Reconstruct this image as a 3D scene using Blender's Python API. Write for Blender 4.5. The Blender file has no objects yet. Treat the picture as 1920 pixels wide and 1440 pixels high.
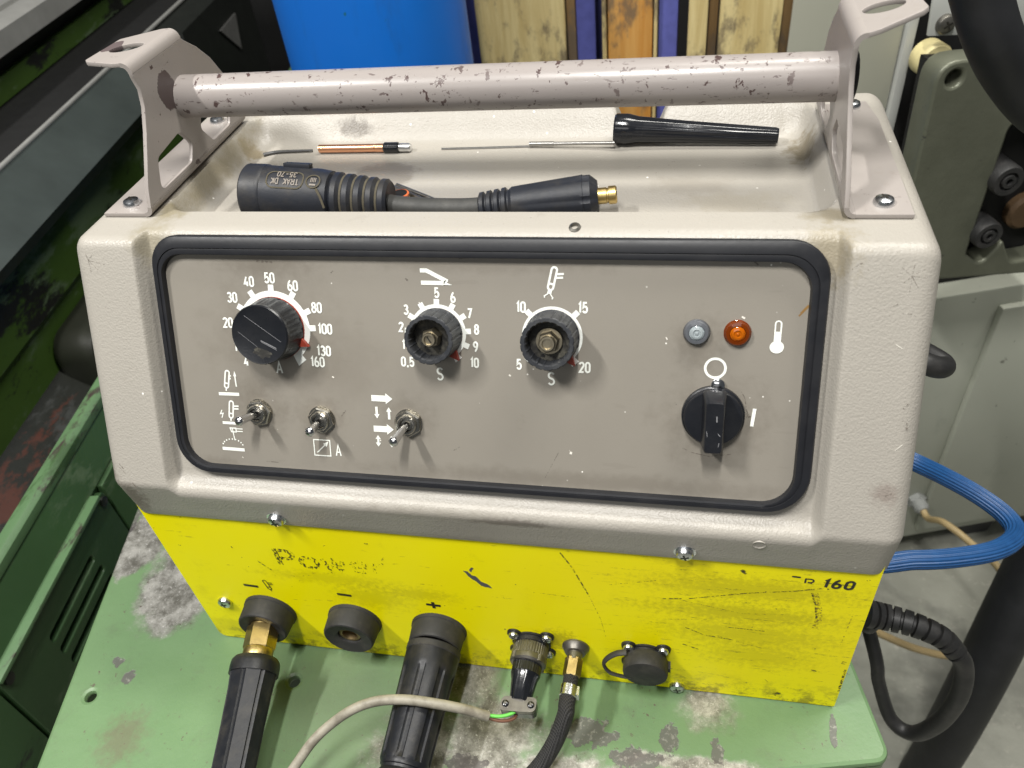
import bpy, bmesh, math, random
from mathutils import Vector, Matrix
random.seed(7)
V3 = Vector
sc = bpy.context.scene
col = sc.collection
# ------------------------------------------------------------------ camera, world, lamps, exposure
R = [(0.9797933, 0.1736231, -0.0992979), (0.0435775, -0.6698375, -0.7412278), (-0.1952077, 0.7219229, -0.6638684)]
CAM = V3((0.1078, -0.2725, 0.5309)); FPX = 1477.77
cam_d = bpy.data.cameras.new('camera'); cam = bpy.data.objects.new('camera', cam_d); col.objects.link(cam)
r_, d_, f_ = (V3(a) for a in R)
M = Matrix((r_, -d_, -f_)).transposed().to_4x4(); M.translation = CAM
cam.matrix_world = M
cam_d.sensor_width = 36; cam_d.lens = FPX / 1920 * 36; cam_d.clip_start = 0.01; cam_d.clip_end = 50
cam_d.dof.use_dof = True; cam_d.dof.focus_distance = 0.47; cam_d.dof.aperture_fstop = 13
sc.camera = cam
w = bpy.data.worlds.new('World'); sc.world = w; w.use_nodes = True
w.node_tree.nodes['Background'].inputs[0].default_value = (0.86, 0.93, 1.0, 1)
w.node_tree.nodes['Background'].inputs[1].default_value = 0.08
def lamp(name, loc, size, power, aim=None, color=(1, 1, 1)):
    l = bpy.data.lights.new(name, 'AREA'); l.shape = 'RECTANGLE'; l.size, l.size_y = size; l.energy = power; l.color = color
    o = bpy.data.objects.new(name, l); col.objects.link(o); o.location = loc
    if aim is not None:
        o.rotation_euler = (V3(aim) - V3(loc)).to_track_quat('-Z', 'Y').to_euler()
    return o
lamp('ceiling_tube_over_machine', (0.05, -0.58, 2.0), (0.08, 0.50), 36, color=(1, 0.98, 0.94))
lamp('ceiling_tube_beside_machine', (-1.05, -0.62, 2.0), (0.08, 0.50), 50, color=(1, 0.98, 0.94))
lamp('added_front_fill', (-0.35, -2.6, 2.0), (2.0, 0.8), 14, aim=(0, 0, 0.15), color=(1, 0.99, 0.97))  # soft unseen fill lamp, added to brighten the machine's front faces
lamp('added_cabinet_fill', (0.8, 0.55, 2.3), (0.3, 1.2), 42, aim=(0.6, 0.6, 0.0), color=(1, 0.97, 0.9))  # unseen lamp added to lift the cabinet and the floor
sc.view_settings.view_transform = 'Standard'; sc.view_settings.look = 'None'
sc.view_settings.exposure = 0.0; sc.view_settings.gamma = 1; sc.view_settings.use_curve_mapping = False
sc.cycles.use_denoising = True

# ------------------------------------------------------------------ helpers
def ray(u, v):
    return r_ * ((u - 960) / FPX) + d_ * ((v - 720) / FPX) + f_
def hit(u, v, p0, n):
    d = ray(u, v); n = V3(n); return CAM + d * ((V3(p0) - CAM).dot(n) / d.dot(n))
def at_y(u, v, y): return hit(u, v, (0, y, 0), (0, 1, 0))
def at_z(u, v, z): return hit(u, v, (0, 0, z), (0, 0, 1))

class Fr:
    def __init__(s, o, X, Y, Z=None):
        s.o = V3(o); s.X = V3(X).normalized(); s.Y = V3(Y).normalized(); s.Z = V3(Z).normalized() if Z else s.X.cross(s.Y)
    def __call__(s, x, y, z=0.0): return s.o + s.X * x + s.Y * y + s.Z * z
    def px(s, u, v, h=0.0):
        p = hit(u, v, s.o + s.Z * h, s.Z) - s.o; return (p.dot(s.X), p.dot(s.Y))
SL = 0.4383, 0.8988
PF = Fr((0, 0.0071, 0.1909), (1, 0, 0), (0, SL[0], SL[1]), (0, -SL[1], SL[0]))
YF = Fr((0, 0, 0), (1, 0, 0), (0, 0, 1), (0, -1, 0))

def basis(axis, ref=None):
    a = V3(axis).normalized()
    ref = V3(ref) if ref else (V3((0, 0, 1)) if abs(a.z) < 0.9 else V3((1, 0, 0)))
    x = (ref - a * ref.dot(a)).normalized(); return x, a.cross(x), a

def smooth_path(pts, n=8):
    pts = [V3(p) for p in pts]; out = []
    P = [pts[0] * 2 - pts[1]] + pts + [pts[-1] * 2 - pts[-2]]
    for i in range(1, len(P) - 2):
        for k in range(n):
            t = k / n; a, b, c, d = P[i - 1:i + 3]
            out.append(0.5 * (2 * b + (c - a) * t + (2 * a - 5 * b + 4 * c - d) * t * t + (3 * b - a - 3 * c + d) * t ** 3))
    return out + [pts[-1]]

class MB:
    def __init__(s): s.v = []; s.f = []; s.m = []
    def add(s, vs, fs, m=0):
        b = len(s.v); s.v += [V3(p) for p in vs]
        for f in fs: s.f.append([b + i for i in f]); s.m.append(m)
        return s
    def rings(s, rings, m=0, caps=(True, True), closed=True):
        n = len(rings[0]); vs = [p for r in rings for p in r]; fs = []
        for i in range(len(rings) - 1):
            for j in range(n if closed else n - 1):
                k = (j + 1) % n; fs.append((i * n + j, i * n + k, (i + 1) * n + k, (i + 1) * n + j))
        if caps[0]: fs.append(tuple(range(n))[::-1])
        if caps[1]: fs.append(tuple((len(rings) - 1) * n + j for j in range(n)))
        return s.add(vs, fs, m)
    def lathe(s, o, axis, prof, n=32, m=0, ref=None, caps=(True, True), rfun=None, a0=0.0):
        x, y, a = basis(axis, ref); o = V3(o); rings = []
        for r, t in prof:
            ring = []
            for j in range(n):
                th = a0 + 2 * math.pi * j / n; rr = r * (rfun(th, t) if rfun else 1)
                ring.append(o + a * t + (x * math.cos(th) + y * math.sin(th)) * max(rr, 1e-5))
            rings.append(ring)
        return s.rings(rings, m, caps)
    def tube(s, path, r, n=16, m=0, caps=(True, True), flat=1.0, up=None):
        path = [V3(p) for p in path]; rings = []; x = None
        for i, p in enumerate(path):
            t = (path[min(i + 1, len(path) - 1)] - path[max(i - 1, 0)]).normalized()
            if x is None: x = basis(t, up)[0]
            x = (x - t * x.dot(t)).normalized(); y = t.cross(x)
            rr = r(i / (len(path) - 1)) if callable(r) else r
            rings.append([p + (x * math.cos(2 * math.pi * j / n) * flat + y * math.sin(2 * math.pi * j / n)) * rr for j in range(n)])
        return s.rings(rings, m, caps)
    def prism(s, fr, poly, h0, h1, m=0):
        n = len(poly)
        return s.rings([[fr(x, y, h0) for x, y in poly], [fr(x, y, h1) for x, y in poly]], m)
    def box(s, fr, x0, x1, y0, y1, h0, h1, m=0): return s.prism(fr, [(x0, y0), (x1, y0), (x1, y1), (x0, y1)], h0, h1, m)
    def stroke(s, fr, pts, wd, h, closed=False, m=0):
        P = [Vector(p) for p in pts]; n = len(P); L = []; Rr = []
        for i in range(n):
            a = P[i - 1] if (closed or i > 0) else None; b = P[(i + 1) % n] if (closed or i < n - 1) else None
            d1 = (P[i] - a).normalized() if a is not None else None; d2 = (b - P[i]).normalized() if b is not None else None
            d1 = d1 or d2; d2 = d2 or d1
            nn = Vector((-(d1 + d2).y, (d1 + d2).x))
            if nn.length < 1e-6: nn = Vector((-d1.y, d1.x))
            nn.normalize(); k = wd / 2 / max(0.35, nn.dot(Vector((-d1.y, d1.x))))
            L.append(P[i] + nn * k); Rr.append(P[i] - nn * k)
        vs = [fr(p.x, p.y, h) for p in L] + [fr(p.x, p.y, h) for p in Rr]
        fs = [(i, n + i, n + (i + 1) % n, (i + 1) % n) for i in range(n if closed else n - 1)]
        return s.add(vs, fs, m)
    def poly(s, fr, pts, h, m=0): return s.add([fr(x, y, h) for x, y in pts], [tuple(range(len(pts)))], m)
    def build(s, name, mats, parent=None, sharp=35, bevel=0.0, label=None):
        me = bpy.data.meshes.new(name); inv = parent_loc(parent)
        me.from_pydata([p - inv for p in s.v], [], s.f)
        mats = mats if isinstance(mats, (list, tuple)) else [mats]
        for mt in mats: me.materials.append(mt)
        me.polygons.foreach_set('material_index', s.m)
        bm = bmesh.new(); bm.from_mesh(me)
        bmesh.ops.recalc_face_normals(bm, faces=bm.faces)
        if bevel:
            es = [e for e in bm.edges if len(e.link_faces) == 2 and e.calc_face_angle() > math.radians(32)]
            bmesh.ops.bevel(bm, geom=es, offset=bevel, segments=2, affect='EDGES', profile=0.6, clamp_overlap=True)
        bm.to_mesh(me); bm.free()
        me.polygons.foreach_set('use_smooth', [True] * len(me.polygons))
        me.set_sharp_from_angle(angle=math.radians(sharp))
        o = bpy.data.objects.new(name, me); col.objects.link(o); put(o, parent)
        if label: o['label'] = label
        return o
def parent_loc(p):
    t = V3((0, 0, 0))
    while p is not None: t += p.location; p = p.parent
    return t
def put(o, parent):
    if parent is not None: o.parent = parent
def thing(name, label, cat, loc, group=None):
    o = bpy.data.objects.new(name, None); o.empty_display_size = 0.02; col.objects.link(o); o.location = loc
    return tag(o, label, cat, group)
def tag(o, label, cat, group=None):
    o['label'] = label; o['category'] = cat
    if group: o['group'] = group
    return o
def struct(o): o['kind'] = 'structure'; return o

def plate(fr, outline, holes, h0, h1, bevel=0.0004):
    """a sheet with holes; returns an MB of it"""
    cu = bpy.data.curves.new('sheet', 'CURVE'); cu.dimensions = '2D'; cu.fill_mode = 'BOTH'
    for pl in [outline] + holes:
        sp = cu.splines.new('POLY'); sp.points.add(len(pl) - 1)
        for q, (x, y) in zip(sp.points, pl): q.co = (x, y, 0, 1)
        sp.use_cyclic_u = True
    cu.extrude = (h1 - h0) / 2 - bevel; cu.bevel_depth = bevel; cu.bevel_resolution = 1; cu.offset = -bevel
    o = bpy.data.objects.new('sheet', cu); col.objects.link(o)
    me = bpy.data.meshes.new_from_object(o.evaluated_get(bpy.context.evaluated_depsgraph_get()))
    mb = MB(); c = (h0 + h1) / 2
    mb.add([fr(p.co.x, p.co.y, p.co.z + c) for p in me.vertices], [tuple(p.vertices) for p in me.polygons])
    bpy.data.objects.remove(o); bpy.data.curves.remove(cu); bpy.data.meshes.remove(me)
    return mb
def arc(cx, cy, rx, ry, a0, a1, n=10):
    return [(cx + rx * math.cos(math.radians(a0 + (a1 - a0) * i / n)), cy + ry * math.sin(math.radians(a0 + (a1 - a0) * i / n))) for i in range(n + 1)]
def rrect(x0, x1, y0, y1, r, n=7):
    if not isinstance(r, (list, tuple)): r = [r] * 4     # BL BR TR TL
    return (arc(x0 + r[0], y0 + r[0], r[0], r[0], 180, 270, n) + arc(x1 - r[1], y0 + r[1], r[1], r[1], 270, 360, n)
            + arc(x1 - r[2], y1 - r[2], r[2], r[2], 0, 90, n) + arc(x0 + r[3], y1 - r[3], r[3], r[3], 90, 180, n))
def round_poly(pts, r, n=5):
    out = []; N = len(pts)
    for i in range(N):
        a, p, b = (Vector(pts[(i + k) % N]) for k in (-1, 0, 1)); rr = r[i] if isinstance(r, (list, tuple)) else r
        d1 = (a - p).normalized(); d2 = (b - p).normalized(); ang = d1.angle(d2) / 2
        t = min(rr / math.tan(ang), (a - p).length * 0.48, (b - p).length * 0.48)
        A = p + d1 * t; B = p + d2 * t
        for k in range(n + 1):
            s = k / n; out.append(tuple(A * (1 - s) ** 2 + p * 2 * s * (1 - s) + B * s * s))
    return out

# ------------------------------------------------------------------ materials
class NT:
    def __init__(s, name):
        s.mat = bpy.data.materials.new(name); s.mat.use_nodes = True; s.t = s.mat.node_tree; s.n = s.t.nodes
        s.b = s.n['Principled BSDF']; s.pos = s.n.new('ShaderNodeNewGeometry').outputs['Position']
    def link(s, a, b): s.t.links.new(a, b)
    def setin(s, sock, v):
        if hasattr(v, 'is_linked') or isinstance(v, bpy.types.NodeSocket): s.link(v, sock)
        else: sock.default_value = v
    def math(s, op, a, b=0.0, clamp=False):
        n = s.n.new('ShaderNodeMath'); n.operation = op; n.use_clamp = clamp; s.setin(n.inputs[0], a); s.setin(n.inputs[1], b); return n.outputs[0]
    def step(s, v, lo, hi, to=(0, 1)):
        n = s.n.new('ShaderNodeMapRange'); n.interpolation_type = 'SMOOTHSTEP'; s.setin(n.inputs[0], v)
        for i, x in enumerate((lo, hi) + to): n.inputs[i + 1].default_value = x
        return n.outputs[0]
    def vec(s, scale=(1, 1, 1), rot=(0, 0, 0), off=(0, 0, 0)):
        n = s.n.new('ShaderNodeMapping'); s.link(s.pos, n.inputs[0]); n.inputs[1].default_value = off; n.inputs[2].default_value = rot; n.inputs[3].default_value = scale; return n.outputs[0]
    def noise(s, scale, detail=3, rough=0.55, vec=None, dist=0.0):
        n = s.n.new('ShaderNodeTexNoise'); s.link(vec or s.pos, n.inputs['Vector']); n.inputs['Scale'].default_value = scale
        n.inputs['Detail'].default_value = detail; n.inputs['Roughness'].default_value = rough; n.inputs['Distortion'].default_value = dist; return n.outputs[0]
    def voro(s, scale, vec=None, feature='F1'):
        n = s.n.new('ShaderNodeTexVoronoi'); n.feature = feature; s.link(vec or s.pos, n.inputs['Vector']); n.inputs['Scale'].default_value = scale; return n.outputs['Distance']
    def wave(s, scale, vec=None, dist=0.0, axis='X'):
        n = s.n.new('ShaderNodeTexWave'); n.bands_direction = axis; s.link(vec or s.pos, n.inputs['Vector']); n.inputs['Scale'].default_value = scale; n.inputs['Distortion'].default_value = dist; return n.outputs['Fac']
    def mix(s, fac, a, b):
        n = s.n.new('ShaderNodeMix'); n.data_type = 'RGBA'; s.setin(n.inputs[0], fac)
        for k, c in ((6, a), (7, b)):
            if isinstance(c, (tuple, list)): n.inputs[k].default_value = (*c, 1)
            else: s.link(c, n.inputs[k])
        return n.outputs[2]
    def blob(s, c, rad, soft=0.3, amp=0.5, scale=60):
        """a worn patch with a ragged outline around the world point c, radii rad"""
        sub = s.n.new('ShaderNodeVectorMath'); sub.operation = 'SUBTRACT'; s.link(s.pos, sub.inputs[0]); sub.inputs[1].default_value = c
        dv = s.n.new('ShaderNodeVectorMath'); dv.operation = 'DIVIDE'; s.link(sub.outputs[0], dv.inputs[0]); dv.inputs[1].default_value = rad
        ln = s.n.new('ShaderNodeVectorMath'); ln.operation = 'LENGTH'; s.link(dv.outputs[0], ln.inputs[0])
        d = s.math('ADD', ln.outputs['Value'], s.math('MULTIPLY', s.math('SUBTRACT', s.noise(scale, 5, 0.65), 0.5), amp * 4))
        return s.step(d, 1 + soft, 1 - soft)
    def out(s, color, rough=0.5, metal=0.0, bump=None, bstr=0.3, bdist=0.001, spec=0.5, coat=0.0):
        if isinstance(color, (tuple, list)): s.b.inputs['Base Color'].default_value = (*color, 1)
        else: s.link(color, s.b.inputs['Base Color'])
        s.setin(s.b.inputs['Roughness'], rough); s.setin(s.b.inputs['Metallic'], metal); s.b.inputs['Specular IOR Level'].default_value = spec
        if coat: s.b.inputs['Coat Weight'].default_value = coat; s.b.inputs['Coat Roughness'].default_value = 0.15
        if bump is not None:
            n = s.n.new('ShaderNodeBump'); n.inputs['Strength'].default_value = bstr; n.inputs['Distance'].default_value = bdist
            s.link(bump, n.inputs['Height']); s.link(n.outputs[0], s.b.inputs['Normal'])
        return s.mat
MAT = {}
def simple(name, color, rough=0.5, metal=0.0, var=0.25, scale=80, bstr=0.15, dust=0.0, dustc=(0.30, 0.26, 0.20), spec=0.5, bscale=400):
    t = NT(name); n = t.noise(scale, 4, 0.6)
    dk = tuple(c * (1 - var) for c in color); lt = tuple(min(1, c * (1 + var)) for c in color)
    c = t.mix(n, dk, lt)
    if dust: c = t.mix(t.math('MULTIPLY', t.step(t.noise(scale * 0.6, 6, 0.7), 0.42, 0.72), dust), c, dustc)
    MAT[name] = t.out(c, t.math('ADD', rough - 0.08, t.math('MULTIPLY', t.noise(scale * 1.7, 3), 0.16)), metal, t.noise(bscale, 3), bstr * (0.25 if metal > 0.7 else 1), 0.0004, spec)
    return MAT[name]

def hood_mat():
    t = NT('textured_beige_paint')
    big = t.noise(9, 4, 0.6)
    c = t.mix(big, (0.325, 0.304, 0.268), (0.360, 0.337, 0.298))
    c = t.mix(t.math('MULTIPLY', t.step(t.noise(38, 6, 0.72), 0.60, 0.76), 0.28), c, (0.20, 0.175, 0.14))     # grime
    c = t.mix(t.math('MULTIPLY', t.step(t.noise(620, 2), 0.71, 0.76), 0.5), c, (0.12, 0.10, 0.085))            # pin specks
    sp = t.math('MULTIPLY', t.step(t.voro(95), 0.075, 0.05), t.step(t.noise(25, 2), 0.52, 0.60))
    c = t.mix(sp, c, (0.85, 0.83, 0.78))                                                                        # paint splashes
    fl_ = lambda u, v, z=0.3041: tuple(at_z(u, v, z))
    for p, rad, soft, amp, sc_, k, cc in [(fl_(718, 328), (0.020, 0.016, 0.02), 0.25, 0.45, 70, 0.62, (0.17, 0.15, 0.125)), (fl_(1290, 348), (0.020, 0.010, 0.02), 0.6, 0.6, 110, 0.30, (0.20, 0.175, 0.14)),
            (fl_(1380, 380), (0.022, 0.010, 0.02), 0.7, 0.7, 120, 0.22, (0.24, 0.20, 0.12)), (tuple(at_y(663, 242, 0.215)), (0.011, 0.02, 0.0045), 0.5, 0.6, 150, 0.85, (0.11, 0.095, 0.075)),
            (fl_(1515, 285), (0.011, 0.014, 0.012), 0.5, 0.6, 170, 0.8, (0.16, 0.13, 0.075)), (fl_(470, 292), (0.010, 0.008, 0.012), 0.5, 0.6, 170, 0.75, (0.19, 0.15, 0.08)),
            ((-0.178, 0.094, 0.321), (0.010, 0.012, 0.01), 0.6, 0.5, 150, 0.7, (0.20, 0.17, 0.10)), ((-0.183, 0.15, 0.318), (0.0045, 0.06, 0.012), 0.6, 0.35, 120, 0.7, (0.20, 0.17, 0.10)), ((0.183, 0.088, 0.320), (0.012, 0.006, 0.01), 0.6, 0.5, 160, 0.7, (0.19, 0.16, 0.10)),
            (tuple(hit(1555, 478, PF.o, PF.Z)), (0.012, 0.012, 0.014), 0.6, 0.6, 190, 0.6, (0.22, 0.18, 0.10)), (tuple(hit(285, 455, PF.o, PF.Z)), (0.010, 0.012, 0.012), 0.6, 0.5, 170, 0.6, (0.23, 0.20, 0.13)),
            (tuple(at_y(960, 980, -0.004)), (0.022, 0.01, 0.003), 0.5, 0.5, 220, 0.7, (0.12, 0.10, 0.085)), (tuple(at_y(258, 925, 0.0)), (0.008, 0.02, 0.014), 0.6, 0.6, 260, 0.75, (0.15, 0.125, 0.105)), (tuple(at_y(230, 870, 0.01)), (0.005, 0.02, 0.010), 0.6, 0.6, 260, 0.7, (0.15, 0.125, 0.105)),
            (tuple(at_y(1665, 945, 0.0)), (0.006, 0.02, 0.005), 0.7, 0.6, 260, 0.6, (0.20, 0.16, 0.14)), (tuple(at_y(800, 965, -0.004)), (0.05, 0.01, 0.004), 0.6, 0.7, 120, 0.4, (0.22, 0.20, 0.165))]:
        c = t.mix(t.math('MULTIPLY', t.blob(p, rad, soft, amp, sc_), k), c, cc)
    b = t.math('ADD', t.noise(850, 1, 0.4), t.math('MULTIPLY', t.noise(420, 1), 0.5))
    MAT['hood'] = t.out(c, t.math('ADD', 0.33, t.math('MULTIPLY', t.noise(50, 3), 0.14)), 0, b, 0.35, 0.0006, 0.42)
hood_mat()
def panel_mat():
    t = NT('grey_brown_panel')
    c = t.mix(t.noise(14, 5, 0.6), (0.215, 0.197, 0.167), (0.248, 0.228, 0.195))
    sp = t.math('MULTIPLY', t.step(t.voro(140), 0.075, 0.045), t.step(t.noise(40, 2), 0.53, 0.62))
    c = t.mix(sp, c, (0.8, 0.78, 0.72))
    scr = t.step(t.noise(30, 2, 0.5, t.vec((1, 9, 5), (0.3, 0.2, 0.9))), 0.70, 0.73)
    c = t.mix(t.math('MULTIPLY', scr, 0.10), c, (0.13, 0.11, 0.09))
    c = t.mix(t.math('MULTIPLY', t.step(t.noise(60, 6, 0.75), 0.62, 0.78), 0.35), c, (0.17, 0.145, 0.115))
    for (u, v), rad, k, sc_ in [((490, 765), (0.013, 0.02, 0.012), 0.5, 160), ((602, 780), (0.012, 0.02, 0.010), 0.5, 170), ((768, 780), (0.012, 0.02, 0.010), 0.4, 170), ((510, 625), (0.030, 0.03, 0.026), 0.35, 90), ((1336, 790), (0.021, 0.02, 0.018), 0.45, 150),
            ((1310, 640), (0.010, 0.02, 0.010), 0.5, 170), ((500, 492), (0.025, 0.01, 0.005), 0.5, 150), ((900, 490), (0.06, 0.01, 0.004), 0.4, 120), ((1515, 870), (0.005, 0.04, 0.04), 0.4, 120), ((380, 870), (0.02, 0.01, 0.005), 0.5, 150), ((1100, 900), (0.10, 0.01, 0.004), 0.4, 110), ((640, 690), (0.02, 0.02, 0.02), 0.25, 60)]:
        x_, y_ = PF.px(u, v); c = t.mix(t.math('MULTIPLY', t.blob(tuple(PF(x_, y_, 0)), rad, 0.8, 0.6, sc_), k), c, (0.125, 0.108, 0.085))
    MAT['panel'] = t.out(c, t.math('ADD', 0.36, t.math('MULTIPLY', t.noise(90, 3), 0.15)), 0, t.noise(900, 2), 0.08, 0.0005, 0.45)
panel_mat()
def yellow_mat():
    t = NT('scratched_yellow_paint')
    c = t.mix(t.noise(12, 4), (0.96, 0.85, 0.0), (0.98, 0.90, 0.0))
    dirt = t.math('MULTIPLY', t.step(t.noise(26, 8, 0.75), 0.54, 0.76), 0.26)
    c = t.mix(dirt, c, (0.42, 0.34, 0.008))
    c = t.mix(t.math('MULTIPLY', t.step(t.noise(5, 3), 0.40, 0.65), 0.35), c, (0.90, 0.72, 0.01))
    for (u, v), rad, k, sc_ in [((1045, 1200), (0.012, 1, 0.010), 0.75, 200), ((470, 1180), (0.03, 1, 0.012), 0.4, 120), ((700, 1120), (0.022, 1, 0.012), 0.35, 150), ((1400, 1105), (0.05, 1, 0.010), 0.45, 190), ((1390, 1150), (0.05, 1, 0.008), 0.5, 190),
            ((1400, 1190), (0.045, 1, 0.012), 0.4, 170), ((1420, 1230), (0.03, 1, 0.012), 0.35, 180), ((620, 1085), (0.04, 1, 0.006), 0.3, 150), ((790, 1115), (0.02, 1, 0.006), 0.35, 190), ((520, 985), (0.02, 1, 0.004), 0.3, 100), ((1285, 1055), (0.015, 1, 0.003), 0.4, 100)]:
        x_, z_ = YF.px(u, v); c = t.mix(t.math('MULTIPLY', t.blob((x_, 0, z_), rad, 0.7, 0.85, sc_ * 1.5), k * 0.75), c, (0.22, 0.18, 0.006))
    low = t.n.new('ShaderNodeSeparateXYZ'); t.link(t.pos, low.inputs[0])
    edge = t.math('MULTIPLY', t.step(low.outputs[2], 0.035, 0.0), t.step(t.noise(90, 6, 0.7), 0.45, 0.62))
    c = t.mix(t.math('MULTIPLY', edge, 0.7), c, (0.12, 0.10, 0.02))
    right = t.step(low.outputs[0], 0.03, 0.12)
    s1 = t.step(t.noise(24, 6, 0.66, t.vec((1.6, 1, 14), (0, 0.12, 0))), 0.555, 0.64)
    s1 = t.math('MULTIPLY', s1, t.step(t.noise(300, 4, 0.75, t.vec((1, 1, 2))), 0.44, 0.60))
    c = t.mix(t.math('MULTIPLY', t.math('MULTIPLY', s1, right), 0.62), c, (0.12, 0.10, 0.012))
    s2 = t.step(t.noise(16, 3, 0.5, t.vec((2, 1, 16), (0, 0.35, 0), (3, 0, 1))), 0.66, 0.69)
    c = t.mix(t.math('MULTIPLY', t.math('MULTIPLY', s2, t.step(t.noise(160, 4, 0.7), 0.45, 0.6)), 0.4), c, (0.25, 0.18, 0.02))
    c = t.mix(t.math('MULTIPLY', t.step(t.noise(230, 3), 0.71, 0.75), 0.8), c, (0.06, 0.05, 0.02))
    MAT['yellow'] = t.out(c, t.math('ADD', 0.30, t.math('MULTIPLY', t.noise(70, 4), 0.2)), 0, t.noise(500, 3), 0.10, 0.0004, 0.20)
yellow_mat()
def chip_mat(name, base, dense, lo=0.64):
    t = NT(name)
    c = t.mix(t.noise(25, 4), tuple(k * 0.95 for k in base), tuple(k * 1.04 for k in base))
    rg = t.noise(90, 2)
    big = t.step(t.noise(170, 5, 0.66, t.vec((1.0, 0.7, 0.7), (0.2, 0.5, 0.4))), lo, lo + 0.012)
    fine = t.step(t.noise(330, 4, 0.6, t.vec((0.5, 1.3, 1.3), (0.5, 0.6, 1.1), (4, 2, 1))), lo + 0.025, lo + 0.04)
    reg = t.math('MAXIMUM', t.step(t.noise(12, 3), 0.42, 0.60), t.math('MAXIMUM', t.blob((0.135, 0.15, 0.3645), (0.040, 0.03, 0.03), 0.5, 0.3, 40), t.blob((-0.160, 0.15, 0.3645), (0.022, 0.03, 0.03), 0.5, 0.3, 40)))
    ch = t.math('MAXIMUM', t.math('MULTIPLY', big, reg), t.math('MULTIPLY', fine, t.math('MULTIPLY', reg, dense)))
    sep = t.n.new('ShaderNodeSeparateXYZ'); t.link(t.pos, sep.inputs[0])
    c = t.mix(t.math('MULTIPLY', t.step(t.noise(55, 7, 0.8), 0.54, 0.76), 0.35), c, (0.23, 0.19, 0.15))
    c = t.mix(ch, c, (0.075, 0.048, 0.045))
    hgt = t.math('SUBTRACT', t.math('MULTIPLY', t.noise(300, 2), 0.15), ch)
    return t, c, ch, hgt
t, c, ch, hg = chip_mat('chipped_handle_paint', (0.295, 0.266, 0.252), 0.7, 0.605)
MAT['tube'] = t.out(c, 0.30, 0, hg, 0.3, 0.0005)
t, c, ch, hg = chip_mat('chipped_bracket_paint', (0.315, 0.285, 0.265), 0.4, 0.66)
bare = t.blob((-0.1835, 0.1350, 0.3740), (0.02, 0.0090, 0.0115), 0.03, 0.26, 100)
c = t.mix(bare, c, (0.085, 0.062, 0.06))
bare = t.blob((-0.2085, 0.138, 0.3985), (0.0055, 0.008, 0.01), 0.03, 0.26, 120)
c = t.mix(bare, c, (0.11, 0.085, 0.085))
MAT['bracket'] = t.out(c, 0.40, 0, hg, 0.25, 0.0005)
simple('black_gasket', (0.0115, 0.0122, 0.0150), 0.42, 0, 0.2, 60, 0.1, 0.06, (0.10, 0.095, 0.09), spec=0.35)
simple('black_knob', (0.009, 0.010, 0.013), 0.30, 0, 0.2, 90, 0.15, 0.05, (0.11, 0.11, 0.10), bscale=700)
simple('dusty_knob', (0.020, 0.022, 0.027), 0.48, 0, 0.25, 120, 0.2, 0.35, (0.13, 0.13, 0.125))
simple('knob_hollow', (0.016, 0.015, 0.013), 0.7, 0, 0.3, 300, 0.4, 0.55, (0.16, 0.15, 0.115))
simple('black_rubber', (0.024, 0.0235, 0.023), 0.6, 0, 0.3, 110, 0.3, 0.45, (0.075, 0.068, 0.057), spec=0.35)
simple('black_plastic', (0.009, 0.010, 0.013), 0.42, 0, 0.3, 110, 0.25, 0.45, (0.050, 0.045, 0.036), spec=0.35)
simple('shiny_black', (0.009, 0.010, 0.013), 0.16, 0, 0.2, 70, 0.1, 0.12, (0.07, 0.07, 0.07))
simple('coupling_rubber', (0.014, 0.016, 0.022), 0.48, 0, 0.25, 90, 0.2, 0.35, (0.060, 0.052, 0.038), spec=0.35)
simple('cable_rubber', (0.030, 0.030, 0.028), 0.62, 0, 0.2, 120, 0.2, 0.3, (0.10, 0.095, 0.085))
simple('mud', (0.062, 0.053, 0.033), 0.85, 0, 0.4, 200, 0.5)
simple('brass', (0.50, 0.375, 0.155), 0.38, 1.0, 0.25, 110, 0.2, 0.45, (0.20, 0.145, 0.06))
simple('old_brass', (0.30, 0.22, 0.11), 0.42, 0.9, 0.3, 160, 0.3, 0.5, (0.08, 0.07, 0.05))
simple('copper', (0.80, 0.42, 0.25), 0.33, 1.0, 0.15, 120, 0.1)
simple('nickel', (0.60, 0.57, 0.50), 0.25, 1.0, 0.12, 160, 0.05, 0.12, (0.15, 0.13, 0.09))
simple('old_nickel', (0.42, 0.37, 0.27), 0.36, 0.95, 0.25, 250, 0.1, 0.4, (0.12, 0.10, 0.07))
simple('chrome', (0.66, 0.66, 0.67), 0.16, 1.0, 0.1, 160, 0.05)
simple('zinc', (0.66, 0.68, 0.70), 0.27, 1.0, 0.15, 160, 0.1, 0.2, (0.25, 0.24, 0.22))
simple('zinc_dark', (0.12, 0.12, 0.12), 0.6, 0.6, 0.2, 160)
simple('dull_alloy', (0.19, 0.18, 0.16), 0.42, 0.85, 0.3, 220, 0.25, 0.45, (0.06, 0.056, 0.048))
simple('aluminium', (0.70, 0.70, 0.70), 0.35, 1.0, 0.2, 200, 0.1)
simple('steel_rod', (0.38, 0.37, 0.35), 0.33, 1.0, 0.3, 200, 0.1)
simple('white_print', (0.80, 0.82, 0.76), 0.5, 0, 0.06, 300, 0.05)
simple('dirty_white_ring', (0.78, 0.80, 0.76), 0.45, 0, 0.07, 200, 0.05, 0.16, (0.35, 0.30, 0.22))
simple('black_ink', (0.018, 0.016, 0.012), 0.5, 0, 0.2, 200)
simple('red_pointer', (0.26, 0.035, 0.018), 0.45, 0, 0.3, 300)
simple('scratch_dark', (0.19, 0.165, 0.14), 0.6, 0, 0.3, 300)
simple('bare_primer', (0.085, 0.088, 0.095), 0.55, 0, 0.3, 200)
simple('scratch_pale', (0.70, 0.67, 0.60), 0.5, 0, 0.2, 300)
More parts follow.
